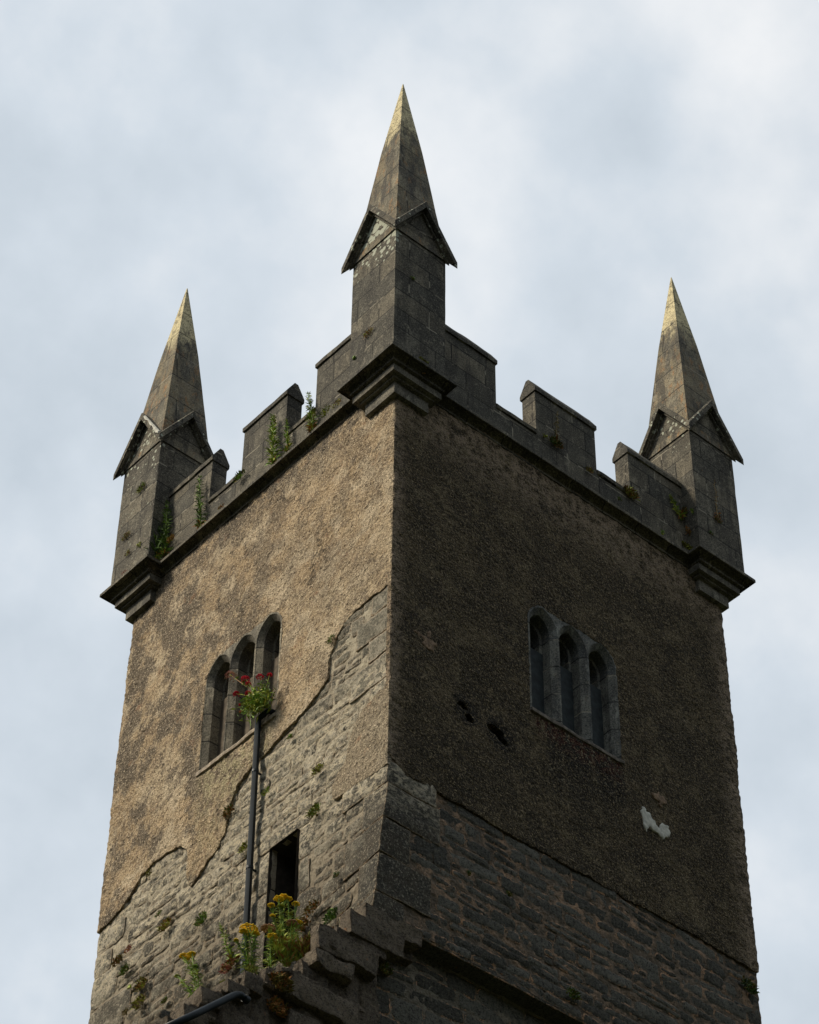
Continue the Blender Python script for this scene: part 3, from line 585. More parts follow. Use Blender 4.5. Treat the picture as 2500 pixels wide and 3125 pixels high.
# dressed jambs and lintel round the dark doorway
for u0, u1, v0, v1 in ((2.24, 2.50, -7.62, -7.0), (2.24, 2.62, -8.15, -7.64), (2.24, 2.48, -8.8, -8.17), (1.36, 1.69, -7.5, -7.0), (1.45, 1.69, -8.0, -7.52), (1.30, 1.69, -8.75, -8.02), (1.45, 2.52, -6.98, -6.76)):
    add_stone(st, [(u0 + .006, v0 + .008), (u1 - .010, v0 + .008), (u1 - .010, v1 - .008), (u0 + .006, v1 - .008)], 'L', -.028, rng, rng.uniform(.05, .5), step=.04, smoothness=.4, dome=.006)
kq = lambda u, v, a, b: keepL(u, v, a, b) and not any(a0 < v < b0 and u > uq for a0, b0, uq in QF)
courses(st, 'L', lambda v: .42 if v < -9.25 else 0.0, 5.98, -13.8, -4.0, (.14, .30), (.25, .78), kq, -.040, 21, tr=(0, 1), gap=.006, lean=.025)
st.build('rubble_masonry', RB_L, tower)
sr = MB(); rng = RNG(12)
QR = [(-7.27, -6.86, .80), (-7.80, -7.27, .84), (-8.33, -7.80, .40), (-8.90, -8.33, .72), (-9.2, -8.90, .34)]
def keepR(u, v, a, b): return not any(a0 < v < b0 and u < uq for a0, b0, uq in QR)
courses(sr, 'R', 0.0, 6.365, -9.16, -7.0, (.11, .23), (.25, .85), keepR, -.034, 33, tr=(0, 1), gap=.006, lean=.035)
def keepR2(u, v, a, b): return bool(poly_sd(low_poly, np.array([u]), np.array([v]))[0] > .04)
courses(sr, 'R2', -3.2, 6.365, -13.9, -9.24, (.18, .36), (.28, .9), keepR2, -.026, 34, tr=(0, .9), gap=.008, lean=.035)
sr.build('rubble_masonry', RB_R, tower)
# back walls, lower shaft and inside of the tower
bk = MB(); box(bk, .35, WR - .35, .42, WL - .35, GZ, -9.3); box(bk, WR - .3, WR, .45, WL, GZ, -.1); box(bk, .3, WR - .302, WL - .3, WL, GZ, -.1)
box(bk, .1, WR - .02, .34, .50, GZ, -13.95); box(bk, .05, .33, .42, WL - .02, GZ, -13.9)
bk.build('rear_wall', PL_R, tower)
dk = MB(); box(dk, 1.1, WR - .35, 1.1, WL - .35, -9.2, -.3); box(dk, 0.33, 1.09, 0.5, 2.0, -9.2, -8.9); dk.build('inner_core', INSIDE, tower)
rf = MB(); box(rf, .2, WR - .2, .2, WL - .2, -.28, -.2); rf.build('lead_roof', simple('roof_lead', (.12, .12, .12)), tower)

# windows -----------------------------------------------------------------------------------
def make_window(side):
    fr, flip = FRAMES[side]; ls = LIGHTS[side]
    Ff = lambda U, V: np.minimum(window_F(side, U, V, .03), -np.maximum(np.maximum(light_F(U, V, *ls[0]), light_F(U, V, *ls[1])), light_F(U, V, *ls[2])))
    P, Fc = sheet_geo(Ff, ls[0][0] - .4, ls[2][0] + .4, SILL, -2.7, .016, side, lambda u, v, f: -.006 + .003 * fbm(u, v, scale=.08, s=3), .06)
    win = MB(); win.add(P, Fc, .5)
    for k, (uc, hw) in enumerate(ls):
        Rr = (RISE ** 2 + hw ** 2) / (2 * hw); xc = Rr - hw; rings = []
        for (ins_, dep) in ((-.006, -.004), (.070, -.085), (.070, -.235), (.115, -.240), (.115, -.42)):
            R2 = Rr - ins_; hw2 = hw - ins_; am = math.asin(min(1, math.sqrt(max(R2 ** 2 - xc ** 2, 0)) / R2)); pts = []
            for v in np.linspace(SILL - .02, SPR, 24)[:-1]: pts.append((uc - hw2, v))
            for a in np.linspace(0, am, 12): pts.append((uc + xc - R2 * math.cos(a), SPR + R2 * math.sin(a)))
            for a in np.linspace(am, 0, 12)[1:]: pts.append((uc - xc + R2 * math.cos(a), SPR + R2 * math.sin(a)))
            for v in np.linspace(SPR, SILL - .02, 24)[1:]: pts.append((uc + hw2, v))
            pts = np.array(pts); nz = .006 * fbm(pts[:, 0] * 0 + k * 5 + dep * 3, pts[:, 1], scale=.25, o=2, s=6)
            if ins_ > 0: pts[:, 0] += nz
            rings.append(fr(pts[:, 0], pts[:, 1], np.full(len(pts), dep)))
        n = len(rings[0]); V = np.concatenate(rings)
        Fq = [(r * n + i, r * n + i + 1, (r + 1) * n + i + 1, (r + 1) * n + i) for r in range(4) for i in range(n - 1)]
        if not flip: Fq = [f[::-1] for f in Fq]
        win.add(V, Fq, .5)
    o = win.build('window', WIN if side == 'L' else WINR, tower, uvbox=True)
    o['label'] = 'triple lancet window in the tan render face' if side == 'L' else 'triple lancet window in the dark render face'
    # sill stone
    sb = MB(); u0, u1 = ls[0][0] - .30, ls[2][0] + .30
    if side == 'L': rough_box(sb, -.028, .26, u0, u1, SILL - .050, SILL + .012, .03, .012, .012, 4, .8)
    else: rough_box(sb, u0, u1, -.028, .26, SILL - .045, SILL + .008, .03, .012, .012, 5, .8)
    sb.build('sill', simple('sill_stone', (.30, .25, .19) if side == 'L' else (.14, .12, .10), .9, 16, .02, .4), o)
    bb = MB()
    for uc, hw in ls:       # slate boarding filling the lights, open gap at the head
        P4 = fr(np.array([uc - .26, uc + .26, uc + .26, uc - .26] * 2), np.array([SILL - .05, SILL - .05, -3.42, -3.42] * 2), np.array([-.225] * 4 + [-.25] * 4))
        bb.add(P4, [(0, 1, 2, 3), (7, 6, 5, 4), (3, 2, 6, 7)], .5)
    bb.build('boarding', BOARD if side == 'R' else simple('brown_boarding', (.085, .066, .045), .85, 8, .01), o)
    hb = MB(); q = fr(np.array([ls[0][0] - .5, ls[2][0] + .5] * 4), np.array([SILL - .2, SILL - .2, -2.6, -2.6] * 2), np.array([-.41] * 4 + [-.95] * 4))
    hb.add(q, [(0, 1, 5, 4), (2, 3, 7, 6), (0, 2, 6, 4), (1, 3, 7, 5), (4, 5, 7, 6)], .5); hb.build('recess', INSIDE, o)
    return o
make_window('L'); make_window('R')
# the doorway-like slot low in the tan face
dw = MB(); V = [(.02, 1.69), (.02, 2.24)]
pts = [(1.69, -8.75), (2.238, -8.75), (2.238, -7.0), (1.69, -7.0)]
Vq = [(x, y, z) for x in (.0, .35, .95) for y, z in pts]; Fq = [(r * 4 + i, r * 4 + (i + 1) % 4, (r + 1) * 4 + (i + 1) % 4, (r + 1) * 4 + i) for r in range(2) for i in range(4)] + [(8, 9, 10, 11)]
dw.add(Vq, Fq, .4); dwo = dw.build('doorway', simple('doorway_shade', (.030, .025, .019), .95, 12, .03), tower); dwo['label'] = 'narrow dark opening'  # shade of the deep recess put into a near-black colour
# back of putlog and pipe holes
for (c3, ax) in (((1.26, .1, -5.46), 'R'), ((1.84, .1, -5.53), 'R'), ((.1, 2.36, -4.70), 'L')):
    hb = MB(); x, y, z = c3
    if ax == 'R': box(hb, x - .3, x + .3, .16, .4, z - .2, z + .2)
    else: box(hb, .12, .32, y - .16, y + .16, z - .16, z + .16)
    hb.build('putlog_hole' if ax == 'R' else 'pipe_hole', INSIDE, tower)

# string course swept round walls and pinnacle bases ---------------------------------------------
E_, P_ = .27625, .95026
def ring_path(off_w, off_p, a0, a1):
    # rectilinear outline: walls at offset off_w, corner ressauts at off_p reaching a1 along the wall
    out_ = []
    def corner(cx, cy, sx, sy):          # sx, sy: outward directions
        A_ = (cx + sx * off_p, cy + sy * off_p)
        return A_
    X0, X1, Y0, Y1 = 0, WR, 0, WL; p = off_p; q = a1
    return [(X0 - p, Y0 - p), (X0 + q, Y0 - p), (X0 + q, Y0 - off_w), (X1 - q, Y0 - off_w), (X1 - q, Y0 - p), (X1 + p, Y0 - p), (X1 + p, Y0 + q), (X1 + off_w, Y0 + q), (X1 + off_w, Y1 - q), (X1 + p, Y1 - q),
            (X1 + p, Y1 + p), (X1 - q, Y1 + p), (X1 - q, Y1 + off_w), (X0 + q, Y1 + off_w), (X0 + q, Y1 + p), (X0 - p, Y1 + p), (X0 - p, Y1 - q), (X0 - off_w, Y1 - q), (X0 - off_w, Y0 + q), (X0 - p, Y0 + q)]
PROF = [(-.10, .075), (-.035, .065), (.125, .012), (.14, .0), (.142, -.055), (.130, -.062), (.126, -.030), (.085, -.018), (.045, -.040), (.012, -.080), (-.006, -.118), (-.004, -.128), (.012, -.132), (.018, -.148), (.010, -.162), (-.04, -.170), (-.10, -.172)]
def mould():
    path = ring_path(0, .242, 0, .664); n = len(path); V = []; Fs = []; sub = []
    # subdivide long runs so that the arris can wander
    pts = []
    for i in range(n):
        a = Vector(path[i]); b = Vector(path[(i + 1) % n]); L_ = (b - a).length; k = max(1, int(L_ / .12))
        pr = Vector(path[i - 1]); d0 = (a - pr).normalized(); d1 = (b - a).normalized()
        n0 = Vector((d0.y, -d0.x)); n1_ = Vector((d1.y, -d1.x))
        pts.append((a, n0 + n1_))
        for j in range(1, k): pts.append((a.lerp(b, j / k), n1_))
    N = len(pts); mP = len(PROF)
    for i, (p, nn) in enumerate(pts):
        for (o_, z) in PROF:
            q = p + nn * o_; jn = float(fbm(np.array([q.x]), np.array([q.y]), scale=.25, s=2)[0])
            V.append((q.x + .004 * jn, q.y - .004 * jn, z + .006 * jn * (1 if z > -.02 else .5)))
    for i in range(N):
        for k in range(mP - 1):
            a = i * mP + k; b = ((i + 1) % N) * mP + k; Fs.append((a, a + 1, b + 1, b))
    mb = MB(); mb.add(V, Fs, .5); return mb
mo = mould(); so_ = mo.build('string_course', ASH, tower, uvbox=True)

# parapet walls with merlons and gabled copings --------------------------------------------------
def parapet(frame, length, merlons, seed):
    fr, flip = FRAMES[frame]; T = .27; mb = MB(); cp = []
    def prism(mb, u0, u1, prof, seed_, amp=.004, um=6):
        us = np.linspace(u0, u1, max(2, int((u1 - u0) / .08)) + 1); n = len(prof); V = []
        for u in us:
            for (h, z) in prof:
                jn = float(vn(np.array([u * 5 + seed_]), np.array([z * 3 + h * 7]))[0]); V.append(fr(np.array(u), np.array(z + amp * jn), np.array(h + amp * .6 * jn)))
        Fs = []
        for i in range(len(us) - 1):
            for k in range(n): a = i * n + k; b = i * n + (k + 1) % n; Fs.append((a, b, b + n, a + n))
        Fs.append(list(range(n))[::-1]); Fs.append([(len(us) - 1) * n + k for k in range(n)])
        if flip: Fs = [tuple(f)[::-1] for f in Fs]
        mb.add(V, Fs, .5)
    lo, hi = .62, length - .62
    body = [(0., .03), (-T, .03), (-T, .575), (0., .575)]
    prism(mb, lo, hi, body, seed)
    edges = sorted(merlons); gaps = []
    for i in range(len(edges) - 1): gaps.append((edges[i][1], edges[i + 1][0]))
    for k, (a, b) in enumerate(edges): prism(mb, a, b, [(.002, .56), (-T - .002, .56), (-T - .002, 1.54), (.002, 1.54)], seed + k)
    w_ = mb.build('parapet_wall', ASH, tower, uvbox=True)
    for k, (a, b) in enumerate(edges):
        c_ = MB(); ext0 = .02 if a > .8 else 0; ext1 = .02 if b < length - .8 else 0
        prism(c_, a - ext0, b + ext1, [(.028, 1.525), (.030, 1.60), (.012, 1.635), (-T / 2 + .03, 1.845), (-T / 2 - .03, 1.845), (-T - .012, 1.635), (-T - .030, 1.60), (-T - .028, 1.525)], seed + 20 + k, .007)
        c_.build('coping', ASH, w_, uvbox=True)
    for k, (a, b) in enumerate(gaps):
        c_ = MB(); prism(c_, a + .002, b - .002, [(-.03, .58), (.022, .60), (.030, .66), (.010, .685), (-T / 2, .83), (-T - .01, .685), (-T - .030, .66), (-T - .022, .58)], seed + 40 + k, .006)
        c_.build('coping', ASH, w_, uvbox=True)
parapet('L', WL, [(.60, 1.775), (2.465, 3.485), (4.26, 5.40)], 1)
parapet('R', WR, [(.60, 1.89), (2.672, 3.885), (4.570, 5.78)], 2)
parapet('Bx', WL, [(.60, 1.775), (2.465, 3.485), (4.26, 5.40)], 3)
parapet('By', WR, [(.60, 1.89), (2.672, 3.885), (4.570, 5.78)], 4)

# pinnacles --------------------------------------------------------------------------------------
def pinnacle(cx, cy, sx, sy, kind, seed):
    # cx, cy: tower corner; sx, sy: direction from the corner inwards
    hf = P_ / 2; mx = cx + sx * (hf - E_); my = cy + sy * (hf - E_); g = .125; ZPK, ZV = 3.533, 2.596; slope = (ZPK - ZV) / (hf + g); t = .135
    dirs = [(-1, -1), (0, -1), (1, -1), (1, 0), (1, 1), (0, 1), (-1, 1), (-1, 0)]
    def loop(r, zp): return [(mx + a * r, my + b * r, (zp if a == 0 or b == 0 else zp - slope * r)) for a, b in dirs]
    sh = MB(); N = 12; lich = []
    # shaft: subdivided sides with slightly worn arrises, topped by the four gables
    zs = np.linspace(-.06, 2.0, 20).tolist(); rings = []
    for z in zs:
        wv_ = .006 * float(vn(np.array([z * 6 + seed]), np.array([cx]))[0]); rings.append([(mx + a * (hf + wv_ * .5), my + b * (hf + wv_ * .5), z) for a, b in dirs])
    rings.append(loop(hf, ZPK - .06))
    V = [p for r in rings for p in r]
    Fs = [(r * 8 + i, r * 8 + (i + 1) % 8, (r + 1) * 8 + (i + 1) % 8, (r + 1) * 8 + i) for r in range(len(rings) - 1) for i in range(8)]
    V.append((mx, my, ZPK - .06)); top = len(V) - 1; b0 = (len(rings) - 1) * 8
    Fs += [(b0 + i, b0 + (i + 1) % 8, top) for i in range(8)]
    sh.add(V, Fs, .5)
    o = mesh_obj('pinnacle', sh.v, sh.f, ASH, tower, uv=box_uv(sh.v, sh.f))
    # one vertex-level lichen attribute: crusts on the sun-facing gables
    me = o.data; at = me.attributes.new('lichen', 'FLOAT', 'POINT')
    vals = []
    for v in me.vertices:
        a = 0
        if v.co.x < mx - hf * .8: a = {'near': (1.5 if v.co.z > 2.05 else .0), 'left': (.62 if v.co.z > 2.0 else .16), 'right': (.45 if v.co.z > 2.2 else 0.0), 'back': .2}[kind]
        vals.append(a)
    at.data.foreach_set('value', vals)
    o['label'] = {'near': 'pinnacle on the nearest corner, tallest in view', 'left': 'pinnacle on the left corner', 'right': 'pinnacle on the right corner', 'back': 'pinnacle on the far corner'}[kind]
    # gable copings and moulding beneath them
    for nm, gg, dz, tt in (('gable_coping', g, 0., t), ('gable_moulding', .040, t - .01, .07)):
        cb = MB(); lo_ = loop(hf + gg, ZPK - dz); lb = [(x, y, z - tt) for x, y, z in lo_]; li = loop(hf - .03, ZPK - dz - tt)
        # fascia stands vertical; bevelled top edge
        lt = loop(hf + gg - .018, ZPK - dz + .028); V = lt + lo_ + lb + li + [(mx, my, ZPK - dz + .028)]
        V2 = []
        for i_, (x, y, z) in enumerate(V):
            jn = float(vn(np.array([x * 9 + seed]), np.array([y * 9 + z * 5]))[0]); V2.append((x + .004 * jn, y + .004 * jn, z + .006 * jn))
        Fs = [(i, (i + 1) % 8, 32) for i in range(8)]
        for r in range(3): Fs += [(r * 8 + (i + 1) % 8, r * 8 + i, (r + 1) * 8 + i, (r + 1) * 8 + (i + 1) % 8) for i in range(8)]
        cb.add(V2, Fs, .5); q = mesh_obj(nm, cb.v, cb.f, ASH, o, uv=box_uv(cb.v, cb.f))
        a_ = q.data.attributes.new('lichen', 'FLOAT', 'POINT'); a_.data.foreach_set('value', [.30 if kind != 'back' else 0.] * len(q.data.vertices))
    if kind == 'left':
        sb_ = MB(); xs_ = mx - hf - g - .012; V = []; ys_ = np.linspace(my - .10, my - .57, 20)
        for i_, y_ in enumerate(ys_):
            zt = ZPK + .02 - slope * (my - y_); a_ = .028 + .022 * math.sin(i_ * .9) + .03 * (i_ > 11); V += [(xs_ - .003, y_, zt - .012 - a_), (xs_ - .003, y_, zt - .008), (xs_ + .03, y_, zt + .022), (xs_ + .03, y_, zt - .012 - a_)]
        Fq = [(i_ * 4 + k_, i_ * 4 + (k_ + 1) % 4, (i_ + 1) * 4 + (k_ + 1) % 4, (i_ + 1) * 4 + k_) for i_ in range(19) for k_ in range(4)] + [(0, 1, 2, 3), (76, 77, 78, 79)]
        sb_.add(V, Fq, .5); sb_.build('white_stain', LIME, o)
    # spire
    sp = MB(); zz = [2.62, 3.0, 3.4, 3.8, 4.2, 4.6, 5.0, 5.3, 5.7, 6.1, 6.5, 6.85, 7.04, 7.085]
    def hw(z):
        return float(np.interp(z, [2.6, 3.3, 5.3, 7.085], [.497, .425, .222, .006]))
    rings = []
    for z in zz:
        h_ = hw(z)
        for k, (a, b) in enumerate(((-1, -1), (1, -1), (1, 1), (-1, 1))):
            n_ = 4
            c0 = (a, b); c1 = ((1, -1), (1, 1), (-1, 1), (-1, -1))[k]
            for j in range(n_):
                f = j / n_; x = c0[0] * (1 - f) + c1[0] * f; y = c0[1] * (1 - f) + c1[1] * f
                jn = float(vn(np.array([x * 3 + z * 5 + seed]), np.array([y * 3 + z]))[0]) * .005 * min(1, h_ * 4); rings.append((mx + x * h_ * (1 + jn), my + y * h_ * (1 + jn), z))
    n = 16; L_ = len(zz); Fs = [(r * n + i, r * n + (i + 1) % n, (r + 1) * n + (i + 1) % n, (r + 1) * n + i) for r in range(L_ - 1) for i in range(n)]; Fs.append([(L_ - 1) * n + i for i in range(n)])
    sp.add(rings, Fs, .5); mesh_obj('spire', sp.v, sp.f, SPI, o, uv=box_uv(sp.v, sp.f))
    # corbels
    for r0, r1, z0, z1 in ((.21, .67, -.295, -.172), (.08, .545, -.555, -.335), (.14, .60, -.336, -.294), (.17, .64, -.173, -.10)):
        cb = MB(); xa, xb = sorted((cx - sx * r0, cx + sx * r1)); ya, yb = sorted((cy - sy * r0, cy + sy * r1))
        rough_box(cb, xa, xb, ya, yb, z0, z1, .07, .004, .006, seed, .5); cb.build('corbel', PLAIN, o)
pinnacle(0, 0, 1, 1, 'near', 1); pinnacle(0, WL, 1, -1, 'left', 2); pinnacle(WR, 0, -1, 1, 'right', 3); pinnacle(WR, WL, -1, -1, 'back', 4)

# ================================================================== RUINED WALL STUB
rw = MB(); rng = RNG(5)
# rubble core behind the lower face: stepped blocks along the rake
line = [(-.02, -9.25), (-.30, -9.66), (-1.0, -10.48), (-1.5, -10.86), (-1.9, -11.12), (-2.3, -11.56), (-2.8, -12.05), (-3.15, -12.8), (-3.2, -14.2)]
for i in range(len(line) - 1):
    (xa, za), (xb, zb) = line[i], line[i + 1]; k = max(1, int(abs(xb - xa) / .11))
    for j in range(k):
        x0 = xa + (xb - xa) * j / k; x1 = xa + (xb - xa) * (j + 1) / k; zt = za + (zb - za) * (j + .5) / k + (.15 if x0 < -.2 else 0)
        rough_box(rw, min(x1, x0) - .05, max(x0, x1) + .07, .10 + rng.uniform(0, .06), 1.15, zt - 1.6, zt + rng.uniform(-.03, .04), .05, .035, .02, 50 + i * 5 + j, rng.uniform(.1, .5))
rough_box(rw, -3.1, .1, .26, 1.1, GZ, -12.6, .25, .03, .03, 7, .3)
rw_o = rw.build('ruined_wall', STUB)
tag(rw_o, 'broken rubble stub of a torn-down wall raking down from the near corner, overgrown along its top', 'ruined wall')
tb = MB()
# projecting weathering stones that step down the rake:  x0, x1, z0, z1, y-front
for k, (x0, x1, z0, z1, yf) in enumerate([(-.22, .60, -9.38, -9.17, .0), (-.55, .30, -9.68, -9.38, .0), (-.66, .10, -9.77, -9.68, .01), (-.90, -.06, -10.08, -9.78, .0), (-.95, -.40, -10.30, -10.12, .0),
                                     (-1.27, -.30, -10.86, -10.56, .0), (-1.22, -.25, -11.26, -11.02, .03), (-1.58, -1.25, -10.82, -10.60, .08), (-1.88, -1.60, -11.03, -10.84, .02), (-2.12, -1.80, -11.20, -11.05, .0), (-2.36, -2.10, -11.42, -11.25, .04), (-2.16, -1.55, -11.60, -11.42, .02),
                                     (-1.95, -1.30, -11.95, -11.75, .06), (-2.62, -2.3, -11.78, -11.6, .0), (-1.05, .10, -10.52, -10.36, .14)]):
    x0 += rng.uniform(-.05, .05); z0 -= .02
    rough_box(tb, x0, x1, yf + rng.uniform(-.012, .012), (.45 if x0 < -1.1 else .18) + rng.uniform(-.04, .04), z0, z1, .028, .030, .012, 90 + k, rng.uniform(.1, .9))
    if x0 < -.9: rough_box(tb, x0 + rng.uniform(.05, .2), x0 + rng.uniform(.3, .5), yf + .04, .5, z1 - .03, z1 + rng.uniform(.02, .06), .035, .03, .02, 140 + k, rng.uniform(.1, .9))
    rough_box(tb, x0 + .16, max(x1, x0 + .5), .15, .5, z0 - .12, z0 + .01, .05, .03, .02, 160 + k, rng.uniform(.1, .5))
for k in range(120):
    t_ = rng.random(); x = -.1 - 2.5 * t_; z = float(np.interp(-x, [.02, .3, 1.0, 1.5, 1.9, 2.3, 2.8], [-9.25, -9.66, -10.48, -10.86, -11.12, -11.56, -12.05])); s = rng.uniform(.03, .10); z += .14 if x < -.25 else 0
    y = rng.uniform(.1, 1.05); rough_box(tb, x - s * 1.3, x + s * 1.3, y - s, y + s, z - s * .8, z + s * .8, .05, .03, .04, 200 + k, rng.random(), 0, rng.uniform(0, 3))
tb.build('weathering_stones', STUB, rw_o)

# ================================================================== PIPES
def tube(mb, pts, r, n=12, tint=.5, m=0, ribs=0, cap=True, taper=None):
    pts = [Vector(p) for p in pts]; V = []; up = Vector((.31, .17, .93)); last = None
    for i, p in enumerate(pts):
        d = (pts[min(i + 1, len(pts) - 1)] - pts[max(i - 1, 0)]).normalized()
        if last is None: a = d.cross(up).normalized()
        else: a = (last - d * last.dot(d)).normalized()
        last = a; b = d.cross(a); rr = r if taper is None else r * (taper[0] + (taper[1] - taper[0]) * i / (len(pts) - 1))
        for k in range(n):
            th = 2 * math.pi * k / n; q = rr * (1 + (ribs if k % 3 == 0 else 0)); V.append(p + a * (q * math.cos(th)) + b * (q * math.sin(th)))
    Fs = [(i * n + k, i * n + (k + 1) % n, (i + 1) * n + (k + 1) % n, (i + 1) * n + k) for i in range(len(pts) - 1) for k in range(n)]
    if cap: Fs += [list(range(n))[::-1], [(len(pts) - 1) * n + k for k in range(n)]]
    mb.add(V, Fs, tint, m)
pm = MB(); tube(pm, [(.12, 2.37, -4.66), (-.04, 2.395, -4.67), (-.05, 2.47, -4.69), (-.058, 2.566, -4.71), (-.06, 2.573, -4.80), (-.06, 2.55, -6.8), (-.06, 2.522, -9.3), (-.06, 2.50, -11.4)], .039, 18, ribs=.12)
po = pm.build('drainpipe', PIPE, smooth=False); tag(po, 'upright blue-grey metal drainpipe running down the tan face below the red valerian', 'drainpipe')
for z in (-5.6, -7.15, -8.6):
    br = MB(); y = float(np.interp(z, [-9.3, -4.85], [2.522, 2.573])); tube(br, [(-.06, y, z - .018), (-.06, y, z + .018)], .047, 18); box(br, -.05, .05, y - .012, y + .012, z - .010, z + .010); br.build('bracket', PIPE, po)
p2 = MB(); tube(p2, [(-2.95, -.115, -12.13), (-2.53, -.11, -11.745), (-2.10, -.105, -11.335), (-2.052, -.102, -11.295), (-2.0, -.10, -11.275), (-1.93, -.09, -11.285)], .038, 16)
q2 = p2.build('drainpipe', PIPE, smooth=True); tag(q2, 'sloping dark metal drainpipe with an elbow crossing the broken wall at the bottom edge', 'drainpipe')
c2 = MB(); tube(c2, [(-1.95, -.092, -11.285), (-1.89, -.085, -11.29)], .044, 16); c2.build('pipe_collar', PIPE, q2)

# ================================================================== PLANTS
PM = [GREEN, YGREEN, DGREEN, RUST, MOSS, STRAW, YEL, CRIM, SEED, PINK]
G_, Y_, D_, RU_, MO_, ST_, YE_, CR_, SE_, PI_ = range(10)
def leaf(mb, p, d, L_, w_, m, rng, droop=.3):
    d = Vector(d).normalized(); s_ = d.cross(Vector((rng.uniform(-1, 1), rng.uniform(-1, 1), rng.uniform(-.4, 1)))).normalized(); n = d.cross(s_)
    p = Vector(p); mid = p + d * L_ * .5 + n * L_ * .06; tip = p + d * L_ - Vector((0, 0, L_ * droop)) * .5
    mb.add([p, mid + s_ * w_, tip, mid - s_ * w_], [(0, 1, 2, 3)], .5, m)
def finish(name, mb, parent=None):
    me_used = sorted(set(mb.m)); mp_ = {k: i for i, k in enumerate(me_used)}; mb.m = [mp_[k] for k in mb.m]
    return mb.build(name, None, parent, mats=[PM[k] for k in me_used])
OUT = {'L': Vector((-1, 0, 0)), 'R': Vector((0, -1, 0)), 'U': Vector((-.5, -.5, .6))}
def tuft(p, size, side, mats, n, label, cat='plant', group=None, seed=0, flat=.5, up=.4, name='wall_tuft', blade=.35):
    rng = RNG(seed * 7 + 3); mb = MB(); o_ = OUT[side]; P = Vector(p); n = int(n * 2.4)
    if name == 'wall_tuft': size *= .74
    else: blade *= .45; n = int(n * 1.6)
    for i in range(n):
        th = rng.uniform(0, 6.283); r = size * math.sqrt(rng.random()) * .55; tan = Vector((0, 1, 0)) if side == 'L' else Vector((1, 0, 0))
        q = P + tan * r * math.cos(th) + Vector((0, 0, 1)) * r * math.sin(th) * flat * 1.4
        d = o_ * rng.uniform(.1, .9) + tan * rng.uniform(-.7, .7) + Vector((0, 0, 1)) * rng.uniform(-.5 + up, .6 + up)
        leaf(mb, q, d, size * rng.uniform(.14, .38), size * blade * rng.uniform(.07, .14), rng.choice(mats), rng, .4)
    # rooting cushion
    rr = size * .30
    for k in range(3):
        c_ = P + Vector([rng.uniform(-.3, .3) * size for _ in range(3)]) * .7 + o_ * .0
        rough_box(mb, c_.x - rr * .5, c_.x + rr * .5, c_.y - rr * .5, c_.y + rr * .5, c_.z - rr * .5, c_.z + rr * .5, .03, .02, .04, seed + k, .5, rng.choice(mats))
    o = finish(name, mb); tag(o, label, cat, group); return o
def weed(base, top, side, label, seed, mats=(G_, Y_), w_=.5, group=None, leafy=70, name='tall_weed', cat='plant', basal=RU_):
    rng = RNG(seed * 13 + 1); B = Vector(base); T = Vector(top); mb = MB(); L_ = (T - B).length; sm = MB()
    pts = [B.lerp(T, t) + Vector((rng.uniform(-.012, .012), rng.uniform(-.012, .012), 0)) * (0 < t < 1) for t in np.linspace(0, 1, 7)]
    tube(sm, pts, .008, 5, m=mats[0], taper=(1, .4)); st_ = finish(name, sm)
    for i in range(int(leafy * 2.2)):
        t = rng.uniform(.05, 1) ** .85; p = B.lerp(T, t); th = rng.uniform(0, 6.283); a = w_ * (1 - t * .72) * L_ * .24
        d = Vector((math.cos(th), math.sin(th), rng.uniform(.1, 1.0))); leaf(mb, p, d, a * rng.uniform(.3, 2.0) + .018,   .005 + a * .05, rng.choice(mats), rng, .3)
    for i in range(int(leafy * .4)):
        th = rng.uniform(0, 6.283); leaf(mb, B + Vector((0, 0, rng.uniform(-.02, .10))), Vector((math.cos(th), math.sin(th), rng.uniform(-.2, .9))), rng.uniform(.06, .15), .016, rng.choice([mats[0], mats[1], basal]), rng, .4)
    finish('leaf_spray', mb, st_); tag(st_, label, cat, group); return st_
def floret_head(mb, c_, r, n, m, rng, flat=.4, sz=.012):
    for i in range(n):
        th = rng.uniform(0, 6.283); rr = r * math.sqrt(rng.random()); z = flat * r * (1 - (rr / r) ** 2) + rng.uniform(-.3, .3) * flat * r
        q = Vector(c_) + Vector((rr * math.cos(th), rr * math.sin(th), z)); s = sz * rng.uniform(.7, 1.3)
        mb.add([q + Vector((s, 0, 0)), q + Vector((0, s, 0)), q + Vector((-s, 0, 0)), q + Vector((0, -s, 0)), q + Vector((0, 0, s * .8)), q - Vector((0, 0, s * .8))],
               [(0, 1, 4), (1, 2, 4), (2, 3, 4), (3, 0, 4), (1, 0, 5), (2, 1, 5), (3, 2, 5), (0, 3, 5)], .5, m)
